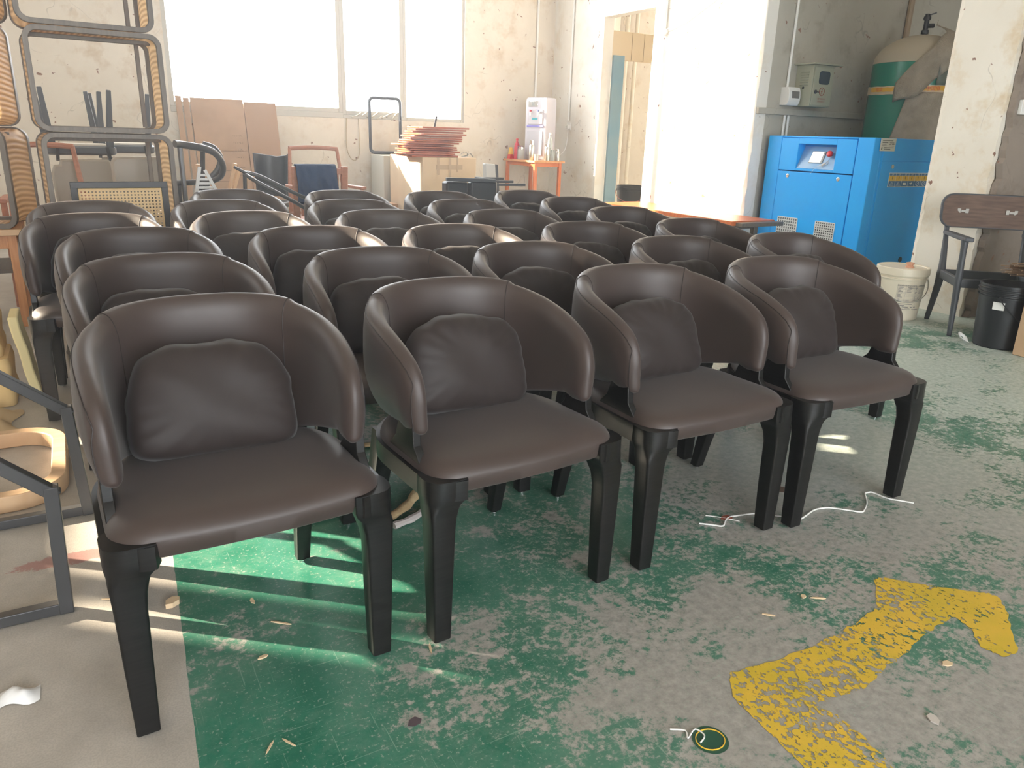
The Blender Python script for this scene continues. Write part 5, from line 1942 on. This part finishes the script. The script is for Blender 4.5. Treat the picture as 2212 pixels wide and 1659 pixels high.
ring = thing('seat_ring', 'pale wooden rounded seat ring lying on the floor behind the black frames', 'frame', (-.42, 2.78, 0))
o_ = rrect(.58, .60, .15, 8)
i_ = rrect(.49, .51, .11, 8)
MB().loft([[(x, y, 0.001) for x, y in o_], [(x, y, .055) for x, y in o_], [(x, y, .055) for x, y in i_], [(x, y, 0.001) for x, y in i_]], loop=True).build('ring', M_PALEW, ring, smooth=40, bevel=.004)
MB().box(-.10, .02, -.262, .262, .012, .045).build('cross_board', M_PALEW, ring, bevel=.003)

fm = M_FOAM
for args, lab in (((-.72, -.31, 3.52, 3.80, .002, .20), 'yellow foam block at the bottom of the pile on the left'),
                  ((-.74, -.33, 3.55, 3.82, .202, .375), 'yellow foam block in the middle of the pile on the left'),
                  ((-.72, -.36, 3.60, 3.80, .377, .455), 'small pale foam block on top of the pile on the left')):
    x0, x1, y0, y1, z0, z1 = args
    mb = MB()
    rings = []
    for k in range(6):
        t = k / 5
        wv = .008 * math.sin(k * 2.1)
        rings.append([(x, y, z0 + (z1 - z0) * t) for x, y in rrect(x1 - x0 + wv, y1 - y0 + wv, .03, 4, (x0 + x1) / 2, (y0 + y1) / 2)])
    tag(mb.loft(rings).build('foam_block', fm, smooth=40), lab, 'foam', 'foam blocks on the left')
sl = MB()
rings = []
for k in range(9):
    t = k / 8
    x = -.250 - .045 * t + .002 * math.sin(k * 1.7)
    rings.append([(x, 3.55, .36 * t + .002), (x + .035, 3.56, .36 * t + .002), (x + .035, 3.74, .36 * t + .002), (x, 3.74, .36 * t + .002)])
tag(sl.loft(rings).build('foam_strip', mat('pale_yellow_foam', (.80, .68, .36), .9), bevel=.006), 'pale yellow foam strip leaning upright against the foam blocks', 'foam')
rnd = random.Random(6)
cr = MB()
n_ = 16
vs = []
for j in range(n_ + 1):
    for i in range(n_ + 1):
        u, v = i / n_, j / n_
        e = math.sin(PI * u) * math.sin(PI * v)
        vs.append((-.76 + .46 * u + .02 * math.sin(9 * v), 3.12 + .34 * v, .004 + e * (.09 + .035 * math.sin(13 * u + 4 * v) + .03 * math.sin(17 * v - 6 * u) + rnd.uniform(-.008, .008))))
cr.add(vs, [(j * (n_ + 1) + i, j * (n_ + 1) + i + 1, (j + 1) * (n_ + 1) + i + 1, (j + 1) * (n_ + 1) + i) for j in range(n_) for i in range(n_)])
tag(cr.build('crumpled_bag', mat('translucent_tan_bag', (.55, .40, .22), .4), smooth=60), 'crumpled tan plastic bag on the floor before the foam blocks', 'bag')

# ------------------------------------------------------------------ floor: painted arrow, marks, litter
def arrow():
    m, nt, b = nt_new('worn_yellow_paint')
    N, L = nt.nodes, nt.links
    geo = N.new('ShaderNodeNewGeometry')
    def noise(s, d=5, st=None):
        n = N.new('ShaderNodeTexNoise')
        n.inputs['Scale'].default_value = s
        n.inputs['Detail'].default_value = d
        n.inputs['Roughness'].default_value = .65
        if st:
            mp = N.new('ShaderNodeMapping')
            mp.inputs['Scale'].default_value = st
            mp.inputs['Rotation'].default_value = (0, 0, .15)
            L.new(geo.outputs['Position'], mp.inputs[0])
            L.new(mp.outputs[0], n.inputs['Vector'])
        else:
            L.new(geo.outputs['Position'], n.inputs['Vector'])
        return n.outputs[0]
    def ramp(f, a, c, c0=(0, 0, 0, 1), c1=(1, 1, 1, 1)):
        r = N.new('ShaderNodeValToRGB')
        r.color_ramp.elements[0].position, r.color_ramp.elements[1].position = a, c
        r.color_ramp.elements[0].color, r.color_ramp.elements[1].color = c0, c1
        L.new(f, r.inputs[0])
        return r.outputs[0]
    L.new(ramp(noise(6, 4), .38, .62, (.55, .40, .03, 1), (.66, .43, .045, 1)), b.inputs['Base Color'])
    ad = N.new('ShaderNodeMath')
    ad.operation = 'MULTIPLY_ADD'
    L.new(noise(62, 4, (1.15, .85, 1)), ad.inputs[0])
    ad.inputs[1].default_value = .62
    ml = N.new('ShaderNodeMath')
    ml.operation = 'MULTIPLY'
    L.new(noise(4.5, 3), ml.inputs[0])
    ml.inputs[1].default_value = .38
    L.new(ml.outputs[0], ad.inputs[2])
    L.new(ramp(ad.outputs[0], .450, .470), b.inputs['Alpha'])
    b.inputs['Roughness'].default_value = .45
    # bent arrow outline on the floor (metres)
    rnd = random.Random(2)
    outline = [(1.13, .955), (1.28, .935), (1.42, .935), (1.56, .945), (1.66, .965), (1.70, 1.00), (1.765, 1.055), (1.80, 1.04),
               (1.865, .97), (1.945, .90), (1.985, .865), (1.985, .84), (1.93, .79), (1.87, .745), (1.80, .695), (1.745, .70), (1.735, .745),
               (1.785, .80), (1.80, .845), (1.745, .845), (1.64, .835), (1.56, .815), (1.44, .80), (1.36, .78), (1.265, .795), (1.215, .80), (1.235, .765), (1.235, .70),
               (1.215, .60), (1.20, .50), (1.03, .50), (1.045, .60), (1.065, .72), (1.075, .82), (1.085, .90)]
    pts = []
    for i, p in enumerate(outline):
        q_ = outline[(i + 1) % len(outline)]
        for k in range(6):
            t = k / 6
            pts.append((p[0] + (q_[0] - p[0]) * t + rnd.uniform(-.004, .004), p[1] + (q_[1] - p[1]) * t + rnd.uniform(-.004, .004)))
    bm = bmesh.new()
    vs = [bm.verts.new((x, y, .0012)) for x, y in pts]
    bm.faces.new(vs)
    bmesh.ops.triangulate(bm, faces=bm.faces)
    me = bpy.data.meshes.new('painted_arrow')
    bm.to_mesh(me)
    bm.free()
    me.materials.append(m)
    o = bpy.data.objects.new('painted_arrow', me)
    C.objects.link(o)
    tag(o, 'worn yellow bent arrow painted on the green floor at the lower right', 'floor marking')


arrow()
tag(MB().lathe([(.034, .0006), (.036, .0012), (.030, .0014)], 28, T(.954, .828, 0)).build('floor_plug', mat('dark_green_spot', (.012, .075, .045), .4)), 'round green spot with yellow paint on the floor left of the arrow', 'floor marking')
tag(MB().tube([(.954 + .030 * math.cos(t), .828 + .026 * math.sin(t), .0022) for t in [2 * PI * k / 24 for k in range(24)]], .0012, 4, loop=True).build('yellow_ring', M_YELLOWP), 'thin yellow painted ring on the round green spot', 'floor marking')

S = [(1.545, 1.50), (1.575, 1.475), (1.60, 1.455), (1.63, 1.475), (1.66, 1.488), (1.70, 1.482), (1.754, 1.468), (1.79, 1.44), (1.816, 1.415), (1.85, 1.381), (1.885, 1.385), (1.949, 1.401), (2.001, 1.39), (2.04, 1.355), (2.073, 1.323), (2.10, 1.33), (2.142, 1.353), (2.18, 1.385), (2.203, 1.405), (2.22, 1.405), (2.234, 1.398), (2.24, 1.349), (2.27, 1.31), (2.29, 1.285)]
tag(MB().tube(catmull([(x, y, .0035) for x, y in S], 4), .0024, 5).build('string', M_WHITEP), 'white string lying across the floor under the two right front chairs', 'string')
tag(MB().tube(catmull([(1.60, 1.53, .003), (1.63, 1.505, .003), (1.67, 1.455, .003)], 3), .0014, 5).build('thread', M_WHITEP), 'short white thread crossing the left end of the string', 'thread')
tag(MB().tube(catmull([(.90, .885, .003), (.925, .868, .003), (.915, .85, .003), (.945, .862, .003), (.95, .84, .003), (.93, .83, .003)], 4), .0016, 5).build('thread', M_WHITEP), 'tangled white thread beside the round green floor spot', 'thread')


def chip(label, x, y, L_, W_, a, m, name='wood_chip', h=.004, cat='wood chip'):
    c_, s = math.cos(a), math.sin(a)
    pts = [(-L_, -W_ * .5), (-L_ * .3, -W_), (L_ * .6, -W_ * .8), (L_, 0), (L_ * .4, W_), (-L_ * .5, W_ * .7)]
    tag(MB().prism([(x + c_ * u - s * v, y + s * u + c_ * v) for u, v in pts], .001, h, 'z').build(name, m), label, cat)


mw = mat('dry_wood_chip', (.62, .47, .30), .8)
chip('knotty round wood chip on the bare floor beside the first chair leg', .083, 1.775, .020, .014, .4, mw, h=.014)
chip('pale wood sliver under the second front chair, near its left leg', .576, 1.331, .018, .003, 1.3, mw)
chip('small tan chip on the floor above the yellow arrow, left one', 1.52, 1.083, .009, .007, .2, mw)
chip('tan wood shaving on the floor between the arrow and chairs', 1.549, 1.060, .020, .003, -.6, mw)
chip('dry tan leaf scrap on the floor right of the arrow stem', 1.602, .746, .014, .009, -.4, mw, 'leaf_scrap', cat='leaf')
chip('white paper triangle on the floor at the lower right', 1.405, .654, .016, .011, .9, mat('paper_grey', (.50, .46, .42), .7), 'paper_scrap', cat='paper')
chip('red brown leaf beside the left end of the white string', 1.651, 1.492, .022, .012, -.3, mat('red_leaf', (.26, .06, .03), .7), 'leaf_scrap', cat='leaf')
chip('round dark stain like knot on the floor behind the right front chairs', 1.975, 1.556, .026, .020, 0, mat('brown_knot', (.10, .06, .04), .5), 'floor_stain', .0016, 'floor marking')
chip('thin pale splinter on the floor above the arrow, left of centre', 1.376, 1.067, .016, .0025, -.8, mw)
chip('purple grey blot on the green floor below the second chair', .458, 1.141, .016, .012, 0, mat('dark_blot', (.09, .07, .08), .6), 'floor_stain', .0016, 'floor marking')
chip('slim brown chip on the sunlit floor under the first chair', .258, 1.70, .013, .005, 1.6, mw)
chip('pale splinter in the light patch under the first chair', .30, 1.58, .026, .0025, -.7, mw)
chip('tiny shaving at the near edge of the light patch', .235, 1.475, .012, .005, .1, mw)
chip('straight straw on the floor left of the first chair leg', -.04, 1.86, .03, .0022, -.5, mw)
for k, (x, y, a, lab) in enumerate(((.19, 1.205, .9, 'left of two short straws at the bottom edge of the picture'), (.225, 1.20, 2.1, 'right of two short straws at the bottom edge of the picture'))):
    chip(lab, x, y, .018, .0018, a, mw, 'straw', cat='straw')
cp = MB()
rnd = random.Random(31)
vs = []
for j in range(7):
    for i in range(9):
        u, v = i / 8, j / 6
        e = math.sin(PI * u) * math.sin(PI * v)
        vs.append((-.265 + .075 * u, 1.55 + .05 * v + .01 * math.sin(6 * u), .002 + e * (.012 + rnd.uniform(0, .012))))
cp.add(vs, [(j * 9 + i, j * 9 + i + 1, (j + 1) * 9 + i + 1, (j + 1) * 9 + i) for j in range(6) for i in range(8)])
tag(cp.build('tissue', mat('tissue_white', (.75, .75, .75), .7), smooth=60), 'crumpled white plastic scrap on the bare floor at the left edge', 'scrap')

# bark and wood strips under the chairs
def strip(label, pts, w_, h_, m, name='wood_strip'):
    tag(MB().tube(catmull(pts, 4), [w_ * (1 + .15 * math.sin(i * 1.9)) for i in range(len(pts) * 4 - 3)], 8, flat=(1, h_)).build(name, m), label, 'wood strip')


mbk = mat('bark_tan', (.48, .36, .20), .85, noise=(20, (1, 1, 1)), col2=(.30, .20, .10), bump=(50, .8, .005))
strip('curved bark strip standing on the floor between the first two front chairs', [(.70, 1.93, .016), (.77, 1.97, .018), (.83, 2.03, .022), (.865, 2.085, .03)], .016, .7, mbk)
strip('smooth grey moulding piece lying beside the curved bark strip', [(.70, 1.885, .012), (.76, 1.90, .012), (.83, 1.94, .012), (.885, 1.985, .012)], .013, .8, mat('grey_moulding', (.42, .38, .36), .5))
strip('long pierced wood strip lying behind the first front chair', [(.47, 2.03, .013), (.53, 2.035, .013), (.62, 2.04, .013), (.74, 2.06, .012)], .015, .6, mbk)
strip('thin wood strip lying farther back between the left columns', [(.62, 2.50, .010), (.80, 2.51, .010), (.95, 2.46, .010)], .013, .6, mbk)

# ------------------------------------------------------------------ added thin scattering volume standing in for lens glare
def veil_haze():
    m = bpy.data.materials.new('lens_veil_volume')
    m.use_nodes = True
    nt = m.node_tree
    for n in list(nt.nodes):
        if n.type != 'OUTPUT_MATERIAL':
            nt.nodes.remove(n)
    v = nt.nodes.new('ShaderNodeVolumeScatter')
    v.inputs['Color'].default_value = (.95, .97, 1, 1)
    v.inputs['Density'].default_value = .014
    v.inputs['Anisotropy'].default_value = .55
    nt.links.new(v.outputs[0], nt.nodes['Material Output'].inputs['Volume'])
    o = MB().box(-3.48, 9.38, -4.98, 8.95, .003, 5.28).build('veil_haze', m, smooth=0)
    struct(o)


veil_haze()
